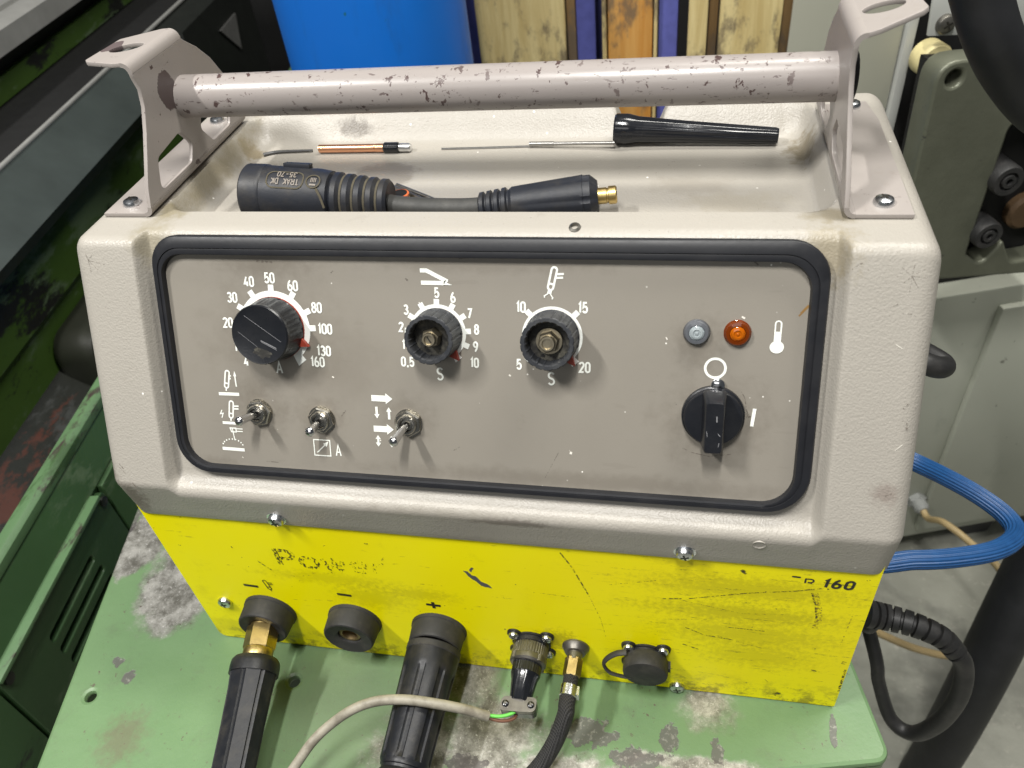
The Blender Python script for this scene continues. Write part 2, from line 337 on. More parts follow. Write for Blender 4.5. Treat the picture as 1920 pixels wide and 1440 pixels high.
simple('scratch_dim', (0.24, 0.24, 0.25), 0.5, 0, 0.3, 300)
simple('rust_streak', (0.22, 0.12, 0.03), 0.7, 0, 0.3, 300)
simple('grime_smear', (0.215, 0.19, 0.155), 0.6, 0, 0.4, 150)
simple('chassis_grey', (0.05, 0.05, 0.052), 0.5, 0, 0.2, 60)
simple('grey_sheath', (0.27, 0.25, 0.20), 0.55, 0, 0.2, 120, 0.3, 0.65, (0.10, 0.085, 0.062), bscale=150)
simple('green_wire', (0.12, 0.50, 0.07), 0.4, 0, 0.1, 200)
simple('brown_wire', (0.13, 0.055, 0.03), 0.45, 0, 0.1, 200)
simple('orange_ring', (0.75, 0.18, 0.06), 0.45)
simple('gas_blue', (0.003, 0.16, 0.66), 0.36, 0, 0.22, 14, 0.05, 0.30, (0.012, 0.09, 0.34))
simple('pallet_blue', (0.085, 0.095, 0.33), 0.75, 0, 0.35, 60, 0.5)
def cab_mat(name, a, b_):
    t = NT(name); c = t.mix(t.noise(5, 4), a, b_)
    c = t.mix(t.math('MULTIPLY', t.step(t.noise(16, 7, 0.75, t.vec((1, 1, 0.5))), 0.56, 0.76), 0.35), c, tuple(k * .55 for k in a))
    c = t.mix(t.math('MULTIPLY', t.step(t.noise(75, 4, 0.6), 0.70, 0.73), 0.7), c, (0.08, 0.075, 0.06))
    MAT[name] = t.out(c, t.math('ADD', 0.32, t.math('MULTIPLY', t.noise(14, 4), 0.2)), 0, t.noise(60, 3), 0.08)
cab_mat('cream_paint', (0.37, 0.37, 0.30), (0.43, 0.43, 0.355)); cab_mat('cabinet_grey', (0.39, 0.405, 0.34), (0.45, 0.465, 0.395))
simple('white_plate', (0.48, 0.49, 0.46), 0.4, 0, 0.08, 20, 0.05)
simple('void_black', (0.006, 0.006, 0.006), 0.7, 0, 0.2, 40)
simple('leather_black', (0.012, 0.0125, 0.014), 0.55, 0, 0.35, 30, 0.5, 0.25, (0.035, 0.036, 0.04), bscale=120)
simple('roller_black', (0.022, 0.022, 0.022), 0.5, 0, 0.3, 90, 0.2, 0.3, (0.08, 0.075, 0.07))
simple('yellow_nylon', (0.66, 0.58, 0.30), 0.5)
simple('wood_roller', (0.11, 0.065, 0.03), 0.7, 0, 0.4, 60)
simple('beige_cable', (0.45, 0.34, 0.17), 0.5, 0, 0.15, 80)
simple('grey_gland', (0.30, 0.31, 0.30), 0.5, 0, 0.15, 80)
simple('black_hose_rubber', (0.018, 0.018, 0.018), 0.5, 0, 0.25, 80, 0.2, 0.3, (0.07, 0.065, 0.06))
simple('grey_plate', (0.16, 0.16, 0.155), 0.5, 0.3, 0.3, 60)
def lens_mat(name, colr, rough):
    t = NT(name); t.b.inputs['Transmission Weight'].default_value = 0.45; t.b.inputs['IOR'].default_value = 1.45
    MAT[name] = t.out(colr, rough, 0)
lens_mat('clear_lens', (0.17, 0.18, 0.20), 0.08); lens_mat('amber_lens', (0.22, 0.040, 0.003), 0.08); lens_mat('clear_core', (0.50, 0.56, 0.58), 0.08); lens_mat('amber_core', (0.66, 0.16, 0.004), 0.08)
def cyl():
    t = NT('scuffed_blue_paint'); c = t.mix(t.noise(6, 4), (0.003, 0.115, 0.50), (0.004, 0.145, 0.57))
    c = t.mix(t.math('MULTIPLY', t.step(t.noise(9, 6, 0.7, t.vec((1, 1, 0.25))), 0.53, 0.70), 0.55), c, (0.016, 0.075, 0.24))
    c = t.mix(t.step(t.noise(60, 4, 0.6), 0.70, 0.74), c, (0.01, 0.10, 0.13))
    MAT['cylinder_paint'] = t.out(c, t.math('ADD', 0.3, t.math('MULTIPLY', t.noise(20, 4), 0.25)), 0, t.noise(120, 3), 0.08)
cyl()
def hose_blue():
    t = NT('blue_ribbed_hose'); c = t.mix(t.noise(120, 3), (0.008, 0.055, 0.17), (0.020, 0.10, 0.28))
    MAT['hose_blue'] = t.out(c, 0.42, 0, t.noise(300, 2), 0.1)
hose_blue()
def braid():
    t = NT('braided_black'); wv = t.math('MULTIPLY', t.wave(260, t.vec((1, 1, 1), (0.3, 0.2, 0.75))), t.wave(260, t.vec((1, 1, 1), (0.3, 0.2, -0.75))))
    c = t.mix(t.noise(200, 3), (0.009, 0.009, 0.010), (0.030, 0.029, 0.028))
    MAT['braid'] = t.out(c, 0.7, 0, wv, 0.7, 0.0012)
braid()
def ink_worn():
    t = NT('rubbed_off_ink'); t.b.inputs['Base Color'].default_value = (0.03, 0.026, 0.01, 1); t.b.inputs['Roughness'].default_value = 0.55
    sep = t.n.new('ShaderNodeSeparateXYZ'); t.link(t.pos, sep.inputs[0])
    fade = t.step(sep.outputs[0], -0.142, -0.070, (0.0, 0.10))
    th = t.math('SUBTRACT', t.noise(560, 3, 0.6, t.vec((1, 1, 0.6), (0, 0.6, 0))), fade)
    a = t.math('MULTIPLY', t.step(th, 0.46, 0.54), 0.8)
    t.link(a, t.b.inputs['Alpha']); MAT['worn_ink'] = t.mat
ink_worn()
def scuff(name, colr, scale=420, lo=0.44, hi=0.56):
    t = NT(name); t.b.inputs['Base Color'].default_value = (*colr, 1); t.b.inputs['Roughness'].default_value = 0.6
    t.link(t.math('MULTIPLY', t.step(t.noise(scale, 4, 0.7), lo, hi), 0.85), t.b.inputs['Alpha']); MAT[name] = t.mat; return t.mat
scuff('scuff_black', (0.03, 0.027, 0.015)); scuff('scuff_soft', (0.30, 0.23, 0.02), 500, 0.46, 0.66); scuff('scuff_brown', (0.13, 0.11, 0.09), 600, 0.42, 0.60)
def table_mat():
    t = NT('worn_green_table_paint')
    def dk(u, v): return tuple(at_z(u, v, 0))
    g = t.mix(t.noise(11, 5, 0.65), (0.106, 0.188, 0.084), (0.145, 0.240, 0.113))
    g = t.mix(t.math('MULTIPLY', t.step(t.noise(30, 7, 0.75), 0.52, 0.72), 0.55), g, (0.11, 0.15, 0.085))
    steel = t.mix(t.step(t.noise(48, 9, 0.78), 0.36, 0.66), (0.13, 0.125, 0.105), (0.46, 0.45, 0.41))
    steel = t.mix(t.math('MULTIPLY', t.step(t.noise(330, 6, 0.8), 0.56, 0.68), 0.85), steel, (0.80, 0.79, 0.75))
    steel = t.mix(t.math('MULTIPLY', t.step(t.noise(260, 5, 0.8, t.vec((1, 1, 1), (0, 0, 0), (4, 2, 1))), 0.60, 0.70), 0.7), steel, (0.07, 0.065, 0.058))
    m = None
    for (u, v), rad, soft, amp in [((345, 1085), (0.034, 0.050, 1), 0.22, 0.30), ((268, 1010), (0.022, 0.040, 1), 0.15, 0.3), ((915, 1385), (0.036, 0.030, 1), 0.45, 0.6),
                                   ((890, 1275), (0.018, 0.022, 1), 0.55, 0.7), ((1325, 1325), (0.016, 0.014, 1), 0.5, 0.7), ((1040, 1435), (0.035, 0.010, 1), 0.4, 0.7), ((1330, 1440), (0.05, 0.006, 1), 0.35, 0.7), ((780, 1400), (0.03, 0.02, 1), 0.4, 0.6)]:
        b = t.blob(dk(u, v), rad, soft, amp, 45); m = b if m is None else t.math('MAXIMUM', m, b)
    c = t.mix(m, g, steel)
    mm = None
    for (u, v), rad in [((1100, 1372), (0.020, 0.009, 1)), ((1255, 1385), (0.006, 0.010, 1)), ((1195, 1425), (0.016, 0.007, 1)), ((1562, 1370), (0.0022, 0.010, 1)), ((870, 1430), (0.014, 0.006, 1)),
                        ((1345, 1412), (0.004, 0.008, 1)), ((240, 990), (0.006, 0.030, 1)), ((240, 1270), (0.004, 0.006, 1)), ((222, 1240), (0.005, 0.004, 1))]:
        b = t.blob(dk(u, v), rad, 0.06, 0.70, 110); mm = b if mm is None else t.math('MAXIMUM', mm, b)
    c = t.mix(t.math('MULTIPLY', mm, 0.85), c, t.mix(t.step(t.noise(260, 5, 0.7), 0.52, 0.64), (0.10, 0.090, 0.090), (0.24, 0.225, 0.21)))
    spk = t.math('MULTIPLY', t.step(t.noise(210, 5, 0.7), 0.625, 0.655), t.step(t.noise(28, 2), 0.46, 0.6))
    c = t.mix(spk, c, (0.10, 0.075, 0.06))
    stain = t.blob(dk(228, 1385), (0.014, 0.016, 1), 0.7, 0.6, 160)
    c = t.mix(t.math('MULTIPLY', stain, 0.55), c, (0.13, 0.10, 0.07))
    grime = t.blob(dk(640, 1330), (0.06, 0.05, 1), 0.7, 0.4, 40)
    c = t.mix(t.math('MULTIPLY', grime, 0.5), c, (0.10, 0.12, 0.08))
    met = t.math('MULTIPLY', m, 0.45)
    hgt = t.math('SUBTRACT', t.math('MULTIPLY', t.noise(160, 5, 0.7), 0.8), t.math('MULTIPLY', t.math('MAXIMUM', m, mm), 0.9))
    MAT['table'] = t.out(c, t.math('ADD', 0.34, t.math('MULTIPLY', t.noise(45, 5), 0.2)), met, hgt, 0.35, 0.0008)
table_mat()
def lathe_mat(name, green, dark=(0.012, 0.013, 0.011), amount=0.5, extra=None):
    t = NT(name); sv = t.vec((1, 0.35, 1), (0, 0, 0.15))
    c = t.mix(t.noise(8, 4, 0.6), tuple(k * 0.7 for k in green), tuple(k * 1.2 for k in green))
    c = t.mix(t.step(t.noise(13, 7, 0.72, sv), amount, amount + 0.06), c, dark)
    if extra: c = t.mix(t.step(t.noise(17, 6, 0.7, t.vec((1, 0.3, 1), (0, 0, 0.15), (5, 1, 2))), 0.54, 0.62), c, extra)
    MAT[name] = t.out(c, t.math('ADD', 0.38, t.math('MULTIPLY', t.noise(40, 4), 0.2)), 0, t.noise(90, 5), 0.3, 0.001)
lathe_mat('lathe_green', (0.030, 0.070, 0.024), amount=0.58, extra=(0.062, 0.10, 0.05))
lathe_mat('lathe_green_bright', (0.052, 0.104, 0.017), amount=0.53, extra=(0.10, 0.15, 0.075))
lathe_mat('lathe_edge_green', (0.135, 0.24, 0.115), (0.045, 0.03, 0.028), 0.56)
lathe_mat('lathe_lip', (0.085, 0.160, 0.072), (0.040, 0.030, 0.026), 0.51, (0.035, 0.075, 0.025))
lathe_mat('lathe_trough', (0.012, 0.014, 0.010), (0.075, 0.022, 0.012), 0.55, (0.045, 0.048, 0.045))
simple('slate_paint', (0.040, 0.050, 0.047), 0.45, 0, 0.40, 12, 0.1)
simple('housing_black', (0.010, 0.012, 0.010), 0.5, 0, 0.4, 30)
simple('olive_dark', (0.024, 0.026, 0.018), 0.5, 0, 0.3, 14)
simple('ground_steel', (0.38, 0.38, 0.36), 0.38, 0.35, 0.25, 25, 0.08)
def wood(name, a, b, knot=True):
    t = NT(name); grain = t.noise(30, 7, 0.7, t.vec((1.3, 1.3, 0.10)), 0.8)
    c = t.mix(t.step(grain, 0.3, 0.7), a, b)
    c = t.mix(t.math('MULTIPLY', t.step(t.noise(22, 5, 0.7, t.vec((1, 1, 0.5), (0, 0, 0), (1, 3, 2))), 0.50, 0.64), 0.8), c, (0.10, 0.075, 0.05))
    MAT[name] = t.out(c, 0.7, 0, grain, 0.4, 0.002)
wood('pallet_wood', (0.46, 0.345, 0.135), (0.64, 0.53, 0.26)); wood('pallet_wood_orange', (0.45, 0.19, 0.025), (0.55, 0.30, 0.08))
wood('pallet_wood_dark', (0.16, 0.095, 0.035), (0.25, 0.155, 0.06))
def concrete():
    t = NT('oily_concrete'); c = t.mix(t.noise(9, 6, 0.65), (0.22, 0.222, 0.185), (0.42, 0.42, 0.36))
    c = t.mix(t.math('MULTIPLY', t.step(t.noise(70, 4, 0.6), 0.60, 0.68), 0.6), c, (0.46, 0.44, 0.38))
    c = t.mix(t.math('MULTIPLY', t.step(t.noise(5, 5, 0.6), 0.52, 0.66), 0.6), c, (0.12, 0.12, 0.105))
    MAT['concrete'] = t.out(c, t.math('ADD', 0.25, t.math('MULTIPLY', t.noise(14, 4), 0.35)), 0, t.noise(60, 6), 0.3, 0.003)
concrete()
def cast():
    t = NT('cast_grey_metal'); c = t.mix(t.noise(28, 6, 0.65), (0.10, 0.106, 0.075), (0.165, 0.172, 0.128))
    c = t.mix(t.step(t.noise(55, 7, 0.75, t.vec((1, 1, 1.6))), 0.62, 0.70), c, (0.06, 0.06, 0.055))
    MAT['cast'] = t.out(c, 0.40, 0.30, t.noise(120, 5), 0.35, 0.001)
cast()

# ------------------------------------------------------------------ floor and wall
FL = -0.75
b = MB(); b.add([(-4, -3, FL), (4, -3, FL), (4, 4, FL), (-4, 4, FL)], [(0, 1, 2, 3)])
struct(b.build('floor', MAT['concrete']))
b = MB(); b.box(Fr((0, 1.75, 0), (1, 0, 0), (0, 0, 1), (0, -1, 0)), -2.5, 2.5, FL, 2.0, -0.1, 0)
struct(b.build('wall', MAT['void_black']))

# ------------------------------------------------------------------ workbench
TX = V3((0.974, 0.225, 0)).normalized(); TY = V3((-0.225, 0.974, 0)).normalized()
FRc = at_z(1676, 1428, 0)
TF = Fr(FRc, TX, TY, (0, 0, 1))
bench = thing('workbench', 'light green steel workbench with scraped bare patches under the beige and yellow machine', 'workbench', (FRc.x, FRc.y, FL))
holes = []
for u, v in ((169, 1305), (551, 1277)):
    x, y = TF.px(u, v); holes.append(arc(x, y, 0.0038, 0.0038, 0, 342, 18))
lx = TF.px(160, 1200)[0]
mb = plate(TF, rrect(lx, 0, 0, 0.42, 0.010), holes, -0.007, 0.0, bevel=0.0030)
mb.build('tabletop', MAT['table'], bench)
_r = [[TF(x, y, h) for x, y in rrect(lx + k, -k, k, .42 - k, .009 - k * .5)] for k, h in ((.0006, -.0072), (.0006, -.075), (.004, -.075), (.004, -.0072), (.0006, -.0072))]
b = MB(); b.rings(_r, 0, (False, False)); b.build('apron', MAT['table'], bench)
for x in (lx + 0.008, -0.048):
    for y in (0.008, 0.372):
        b = MB(); b.box(TF, x, x + 0.04, y, y + 0.04, FL, -0.0765); b.build('leg', MAT['table'], bench, bevel=0.002)

# ------------------------------------------------------------------ welding machine: hood
mach = thing('welding_machine', 'beige and yellow welding machine with black knobs and chipped tube handle on the workbench', 'welding machine', (0, 0.11, 0))
ZT = 0.321; LIP = 0.1528; YB = 0.238; XS = 0.2295; ER = 0.011
def sst(t): t = max(0.0, min(1.0, t)); return t * t * (3 - 2 * t)
def fillet(a, p, b_, r, n):
    a, p, b_ = Vector(a), Vector(p), Vector(b_); d1 = (a - p).normalized(); d2 = (b_ - p).normalized()
    ang = d1.angle(d2)
    if ang > math.radians(179): return [tuple(p + (d1 * (1 - 2 * k / n)) * 1e-4) for k in range(n + 1)]
    t = min(r / math.tan(ang / 2), 0.45 * (a - p).length, 0.45 * (b_ - p).length); rr = t * math.tan(ang / 2)
    cen = p + (d1 + d2).normalized() * (rr / math.sin(ang / 2)); A = p + d1 * t - cen; B = p + d2 * t - cen
    tot = A.angle(B); out = []
    for k in range(n + 1):
        s = k / n; v = (A * math.sin((1 - s) * tot) + B * math.sin(s * tot)) / math.sin(tot); out.append(tuple(cen + v))
    return out
def lerp_pts(a, b_, n): return [(a[0] + (b_[0] - a[0]) * k / n, a[1] + (b_[1] - a[1]) * k / n) for k in range(1, n)]
REC = 0.0095
TOPY = [0.2385, 0.235, 0.232, 0.2295, 0.228, 0.2265, 0.225, 0.2235, 0.222, 0.220, 0.218, 0.216, 0.214, 0.212, 0.210, 0.208, 0.206, 0.204, 0.202, 0.200, 0.197, 0.19, 0.175, 0.16, 0.145, 0.13, 0.118, 0.110, 0.106,
        0.104, 0.1025, 0.101, 0.0995, 0.098, 0.0965, 0.095, 0.0935, 0.092, 0.0905, 0.089, 0.0875, 0.086, 0.084]
def hood_profile(x):
    ax = abs(x); e = 0.0
    if ax > XS - ER:
        q = (ax - (XS - ER)) / ER; e = ER * (1 - math.sqrt(max(0, 1 - q * q)))
    rx = sst((0.1895 - ax) / 0.0065)
    # slope line offset (measured inward from the pillar face)
    off = REC * rx + e
    def slope(s, o): # panel plane is REC inside the pillar face
        p = PF(0, s, REC - o); return (p.y, p.z)
    zt = ZT - e; yv = -0.0055 + e
    k1 = (YB - e, zt)
    # top corner: slope line at z = zt
    s_top = (zt - 0.1909 - PF.Z.z * (REC - off)) / PF.Y.z; k2 = slope(s_top, off)
    k3 = slope(-0.0035, off)
    # crest where the pillar face meets the vertical skirt
    s_c = (0.0071 + PF.Z.y * (REC - e) - yv) / -PF.Y.y; k4 = slope(s_c, e)
    if rx > 0: k4 = (yv, k4[1] - 0.0035 * rx)
    yl = yv + 0.0043; k5 = (yl, LIP); k6 = (yl + 0.0035, LIP)
    P = [(YB - e, LIP)] + lerp_pts((YB - e, LIP), (YB - e, zt - 0.012), 4)
    P += fillet((YB - e, LIP), k1, (k2[0], zt), 0.006, 5)
    lasty = P[-1][0]
    f2 = fillet(k1, k2, k3, 0.0085, 8)
    P += [(y, zt) for y in TOPY if y < lasty - 0.0008 and y > f2[0][0] + 0.001] + [(lasty - 1e-4 * 5, zt)] * 0
    P += f2
    f3 = fillet(k2, k3, k4, 0.010, 6) if rx > 1e-4 else [(k3[0] + (k4[0] - k3[0]) * k / 30, k3[1] + (k4[1] - k3[1]) * k / 30) for k in range(7)]
    f4 = fillet(k3, k4, k5, 0.013, 9)
    P += lerp_pts(f2[-1], f3[0], 10) + f3 + lerp_pts(f3[-1], f4[0], 4) + f4
    P += lerp_pts(f4[-1], (yl - 0.00012, LIP + 0.002), 4) + fillet(k4, k5, k6, 0.002, 4) + [k6]
    return P
def tray_depth(x, y):
    ax = abs(x); rc = 0.020
    # rounded-rectangle distance so that the tray corners are round
    def dist(hx, y0, y1):
        qx = ax - hx + rc; qy = abs(y - (y0 + y1) / 2) - (y1 - y0) / 2 + rc
        return math.hypot(max(qx, 0), max(qy, 0)) + min(max(qx, qy), 0) - rc
    d = dist(0.188, 0.0905, 0.2268)
    wdt = 0.0085
    if y > 0.19: wdt = 0.0085 + 0.009 * sst((y - 0.19) / 0.02) * (1 - sst((ax - 0.165) / 0.02))
    q = max(0.0, min(1.0, -d / wdt)); t = 0.017 * (0.42 * sst(q) + 0.58 * (q if q < .93 else .93 + .07 * sst((q - .93) / .07)))
    notch = 0.0165 * sst((0.0185 - abs(x - 0.0825)) / 0.0095) * (1 if y > 0.2 else 0)
    return max(t, notch)
def frange(a, b_, n): return [a + (b_ - a) * k / n for k in range(n + 1)]
xs = set()
for a, b_, n in ((0, 0.15, 20), (0.15, 0.181, 10), (0.181, 0.1915, 14), (0.1915, XS - ER, 8)): xs |= set(round(q, 6) for q in frange(a, b_, n))
xs |= set(round(XS - ER + ER * math.sin(math.pi / 2 * k / 8), 6) for k in range(9))
xs = sorted({-q for q in xs} | xs | {round(q, 6) for q in frange(0.062, 0.104, 28)})
base_n = len(hood_profile(0))
rings = []
for x in xs:
    prof = hood_profile(x)
    # same number of samples in every column
    if len(prof) != base_n:
        # resample the top run
        pass
    rings.append([V3((x, y, (z - tray_depth(x, y) * sst((z - 0.29) / 0.02)))) for y, z in prof])
nmin = max(len(r) for r in rings)
def resample(r, n):
    while len(r) < n:
        k = max(range(5, len(r) - 25), key=lambda i: (r[i + 1] - r[i]).length); r = r[:k + 1] + [(r[k] + r[k + 1]) / 2] + r[k + 1:]
    return r
rings = [resample(r, nmin) for r in rings]
b = MB(); b.rings(rings, 0, (True, True), closed=False)
# marks on the paint, a hair proud of it
def decal(fr, segs, wd, h, m, jitter=0.25):
    for k, pts in enumerate(segs):
        n = max(2, len(pts)); w_ = wd * random.uniform(1 - jitter, 1 + jitter)
        b.stroke(fr, pts, w_, h + k * 1.5e-5, m=m)
PILF = REC + 0.00025
def PXL(u, v, h): return PF.px(u, v, h)
star = [(1712, 518), (1690, 500), (1735, 505), (1695, 530), (1705, 548), (1722, 540), (1716, 495), (1740, 520)]
c0 = PXL(1710, 518, PILF); decal(PF, [[c0, PXL(u, v, PILF)] for u, v in star[1:]], 0.00022, PILF, 1)
decal(PF, [[PXL(1597, 506, PILF), PXL(1612, 495, PILF), PXL(1630, 491, PILF)], [PXL(1690, 588, PILF), PXL(1710, 589, PILF)], [PXL(1670, 577, PILF), PXL(1684, 570, PILF)]], 0.0004, PILF, 1)
decal(PF, [[PXL(1678, 845, PILF), PXL(1692, 834, PILF)], [PXL(1680, 646, PILF), PXL(1692, 654, PILF)]], 0.0004, PILF, 2)
decal(PF, [[PXL(1694, 768, PILF), PXL(1703, 756, PILF)], [PXL(1701, 785, PILF), PXL(1700, 812, PILF)], [PXL(1660, 930, PILF), PXL(1672, 926, PILF)]], 0.0007, PILF, 1)
c0 = PXL(165, 488, PILF); decal(PF, [[c0, PXL(u, v, PILF)] for u, v in ((196, 496), (184, 506), (172, 512), (158, 470), (178, 470))], 0.0002, PILF, 1)
decal(PF, [[PXL(222, 868, PILF), PXL(232, 880, PILF)], [PXL(224, 876, PILF), PXL(238, 890, PILF)], [PXL(248, 905, PILF), PXL(262, 922, PILF)], [PXL(318, 755, PILF), PXL(320, 800, PILF)]], 0.0005, PILF, 1)
SK = Fr((0, -0.00425, 0.187), (1, 0, 0), (0, 0.0030, -0.0325), None); SK = Fr((0, -0.0032, 0.1700), (1, 0, 0), (0, -0.0040, 0.0325))
def SX(u, v): return SK.px(u, v)
decal(SK, [[SX(895, 972), SX(920, 979), SX(945, 980)], [SX(1000, 976), SX(1008, 984)]], 0.0006, 0.0003, 1)
TR = Fr((0, 0, 0.30425), (1, 0, 0), (0, 1, 0), (0, 0, 1))
hood = b.build('hood', [MAT['hood'], MAT['scuff_brown'], MAT['scratch_pale']], mach, sharp=45)

# chassis and front plate
b = MB(); b.box(YF, -0.2225, 0.2225, 0.002, 0.160, -0.232, -0.0022); b.build('chassis', MAT['chassis_grey'], mach, bevel=0.003)
b = MB(); b.prism(YF, rrect(-0.225, 0.225, 0.0015, 0.164, [0.006, 0.0015, 0.001, 0.001], 4), -0.002, 0.0)
def Y(u, v): return YF.px(u, v)
def ragged(fr, pts, h, m, jit):
    out = []
    for i in range(len(pts)):
        a, c = Vector(pts[i]), Vector(pts[(i + 1) % len(pts)])
        for k in range(3): out.append(tuple(a.lerp(c, k / 3) + Vector((random.uniform(-jit, jit), random.uniform(-jit, jit)))))
    b.poly(fr, out, h, m)
ragged(YF, [Y(*p) for p in ((868, 1070), (877, 1071), (884, 1078), (893, 1081), (901, 1090), (914, 1095), (923, 1103), (911, 1101), (902, 1098), (894, 1090), (884, 1085))], 0.0001, 1, 0.00035)
ragged(YF, [Y(*p) for p in ((879, 1069), (885, 1063), (888, 1066), (883, 1073))], 0.0001, 1, 0.0003)
for k, (pts, wd) in enumerate([([(1050, 1036), (1072, 1063), (1105, 1118)], 0.0009), ([(1105, 1118), (1126, 1160), (1138, 1200)], 0.0005),
        ([(1285, 1176), (1320, 1190), (1370, 1199)], 0.0009), ([(1292, 1122), (1400, 1112), (1490, 1108), (1545, 1103)], 0.0007), ([(1360, 1175), (1440, 1184)], 0.0007), ([(1280, 1207), (1310, 1217)], 0.001),
        ([(1140, 1096), (1230, 1088)], 0.0006), ([(1238, 1122), (1278, 1122)], 0.0009), ([(1280, 1125), (1390, 1150), (1470, 1152)], 0.0006), ([(1000, 1110), (1080, 1120)], 0.0005), ([(782, 1094), (830, 1098)], 0.0005),
        ([(1390, 1068), (1400, 1075)], 0.0025), ([(1575, 1210), (1600, 1150)], 0.0006), ([(1572, 1295), (1585, 1255)], 0.0014), ([(1450, 1302), (1462, 1298)], 0.003), ([(1580, 1244), (1584, 1240)], 0.0025),
        ([(1520, 1255), (1532, 1258)], 0.001), ([(1433, 1272), (1444, 1282)], 0.0006), ([(1250, 1160), (1330, 1160)], 0.0005), ([(1342, 1190), (1430, 1215)], 0.0005), ([(716, 1050), (719, 1045)], 0.001), ([(683, 1018), (690, 1019)], 0.001),
        ([(482, 1050), (510, 1068)], 0.0008), ([(545, 1080), (585, 1078)], 0.0005), ([(433, 1023), (437, 1027)], 0.001)]):
    b.stroke(YF, [Y(*p) for p in pts], wd, 0.0001 + k * 1.5e-5, m=3 if wd > 0.0006 else 2)
# dark rubbed arc
pp = [Y(*p) for p in ((1527, 1112), (1534, 1135), (1535, 1160), (1528, 1180))]
b.stroke(YF, pp, 0.0040, 0.00006, m=2)
b.stroke(YF, [(p[0] - 0.0014, p[1]) for p in pp[:3]], 0.0009, 0.0009e-1, m=3)
fplate = b.build('front_plate', [MAT['yellow'], MAT['bare_primer'], MAT['scuff_soft'], MAT['scuff_black']], mach, sharp=30)

# ------------------------------------------------------------------ lettering
def G():
    g = {}
    g['0'] = [(arc(.23, .76, .23, .24, 0, 180) + arc(.23, .24, .23, .24, 180, 360), True)]
    g['1'] = [([(.02, .80), (.17, .98), (.17, 0)], False)]
    g['2'] = [(arc(.23, .76, .23, .24, 170, -25) + [(.0, 0.0), (.46, 0.0)], False)]
    g['3'] = [(arc(.22, .77, .21, .23, 160, -80, 9) + arc(.22, .27, .24, .27, 80, -160, 9), False)]
    g['4'] = [([(.29, 1), (0, .26), (.48, .26)], False), ([(.36, .50), (.36, 0)], False)]
    g['5'] = [([(.43, 1), (.07, 1), (.04, .53)] + arc(.22, .31, .24, .31, 120, -155, 12), False)]
    g['6'] = [(arc(.23, .28, .23, .28, 0, 350, 18), True), ([(.005, .33), (.03, .58), (.12, .83), (.25, 1.0), (.33, 1.0)], False)]
    g['7'] = [([(0, 1), (.46, 1), (.15, 0)], False)]
    g['8'] = [(arc(.23, .27, .23, .27, 0, 350, 18), True), (arc(.23, .77, .20, .23, 0, 350, 18), True)]
    g['9'] = [(arc(.23, .72, .23, .28, 0, 350, 18), True), ([(.455, .67), (.43, .42), (.34, .17), (.21, 0.0), (.13, 0)], False)]
    g[','] = [([(.10, .08), (.10, -.04), (.04, -.16)], False)]
    g['-'] = [([(.03, .42), (.40, .42)], False)]
    g['A'] = [([(0, 0), (.25, 1), (.50, 0)], False), ([(.09, .33), (.41, .33)], False)]
    g['S'] = [(arc(.23, .76, .22, .24, 25, 270, 10)[:-1] + [(.25, .51)] + arc(.23, .25, .23, .25, 88, -155, 10), False)]
    g['P'] = [([(0, 0), (0, 1), (.30, 1)] + arc(.30, .74, .20, .26, 85, -85, 8) + [(.30, .48), (.02, .48)], False)]
    g['R'] = g['P'] + [([(.27, .48), (.50, 0)], False)]
    g['T'] = [([(0, 1), (.50, 1)], False), ([(.25, 1), (.25, 0)], False)]
    g['K'] = [([(0, 0), (0, 1)], False), ([(.45, 1), (.03, .45), (.47, 0)], False)]
    g['D'] = [([(0, 0), (0, 1), (.2, 1)] + arc(.2, .5, .27, .5, 85, -85, 9) + [(.2, 0)], True)]
    g['o'] = [(arc(.25, .34, .25, .34, 0, 350, 18), True)]
    g['w'] = [([(0, .68), (.15, 0), (.32, .6), (.49, 0), (.64, .68)], False)]
    g['e'] = [([(.02, .36), (.48, .36)] + arc(.25, .34, .24, .34, 5, 320, 16), False)]
    g['r'] = [([(0, 0), (0, .68)], False), (arc(.2, .42, .2, .26, 180, 60, 6), False)]
    g['B'] = g['P'] + [([(.30, .48)] + arc(.30, .24, .22, .24, 85, -85, 8) + [(.0, 0)], False)]
    return g
GL = G()
GW = {'1': .26, ',': .2, 'w': .64}
def text_w(s, sx, gap): return sum(GW.get(c, .48) * sx + gap for c in s) - gap
def text(mb, fr, s, cx, cy, hgt, wd, h, m=0, sx=0.85, gap=0.2, slant=0.0, turn=0, ymin=None):
    W = text_w(s, sx, gap); x = -W / 2; k = 0
    for c in s:
        for pts, cl in GL.get(c, []):
            q = [((x + px * sx + slant * (py - .5)) * hgt, (py - .5) * hgt) for px, py in pts]
            if turn: q = [(-a, -b2) for a, b2 in q]
            mb.stroke(fr, [(cx + a, cy + b2) for a, b2 in q], wd, h + k * 1.2e-5, cl, m); k += 1
        x += GW.get(c, .48) * sx + gap
HP = 0.0014   # print height over the panel's datum
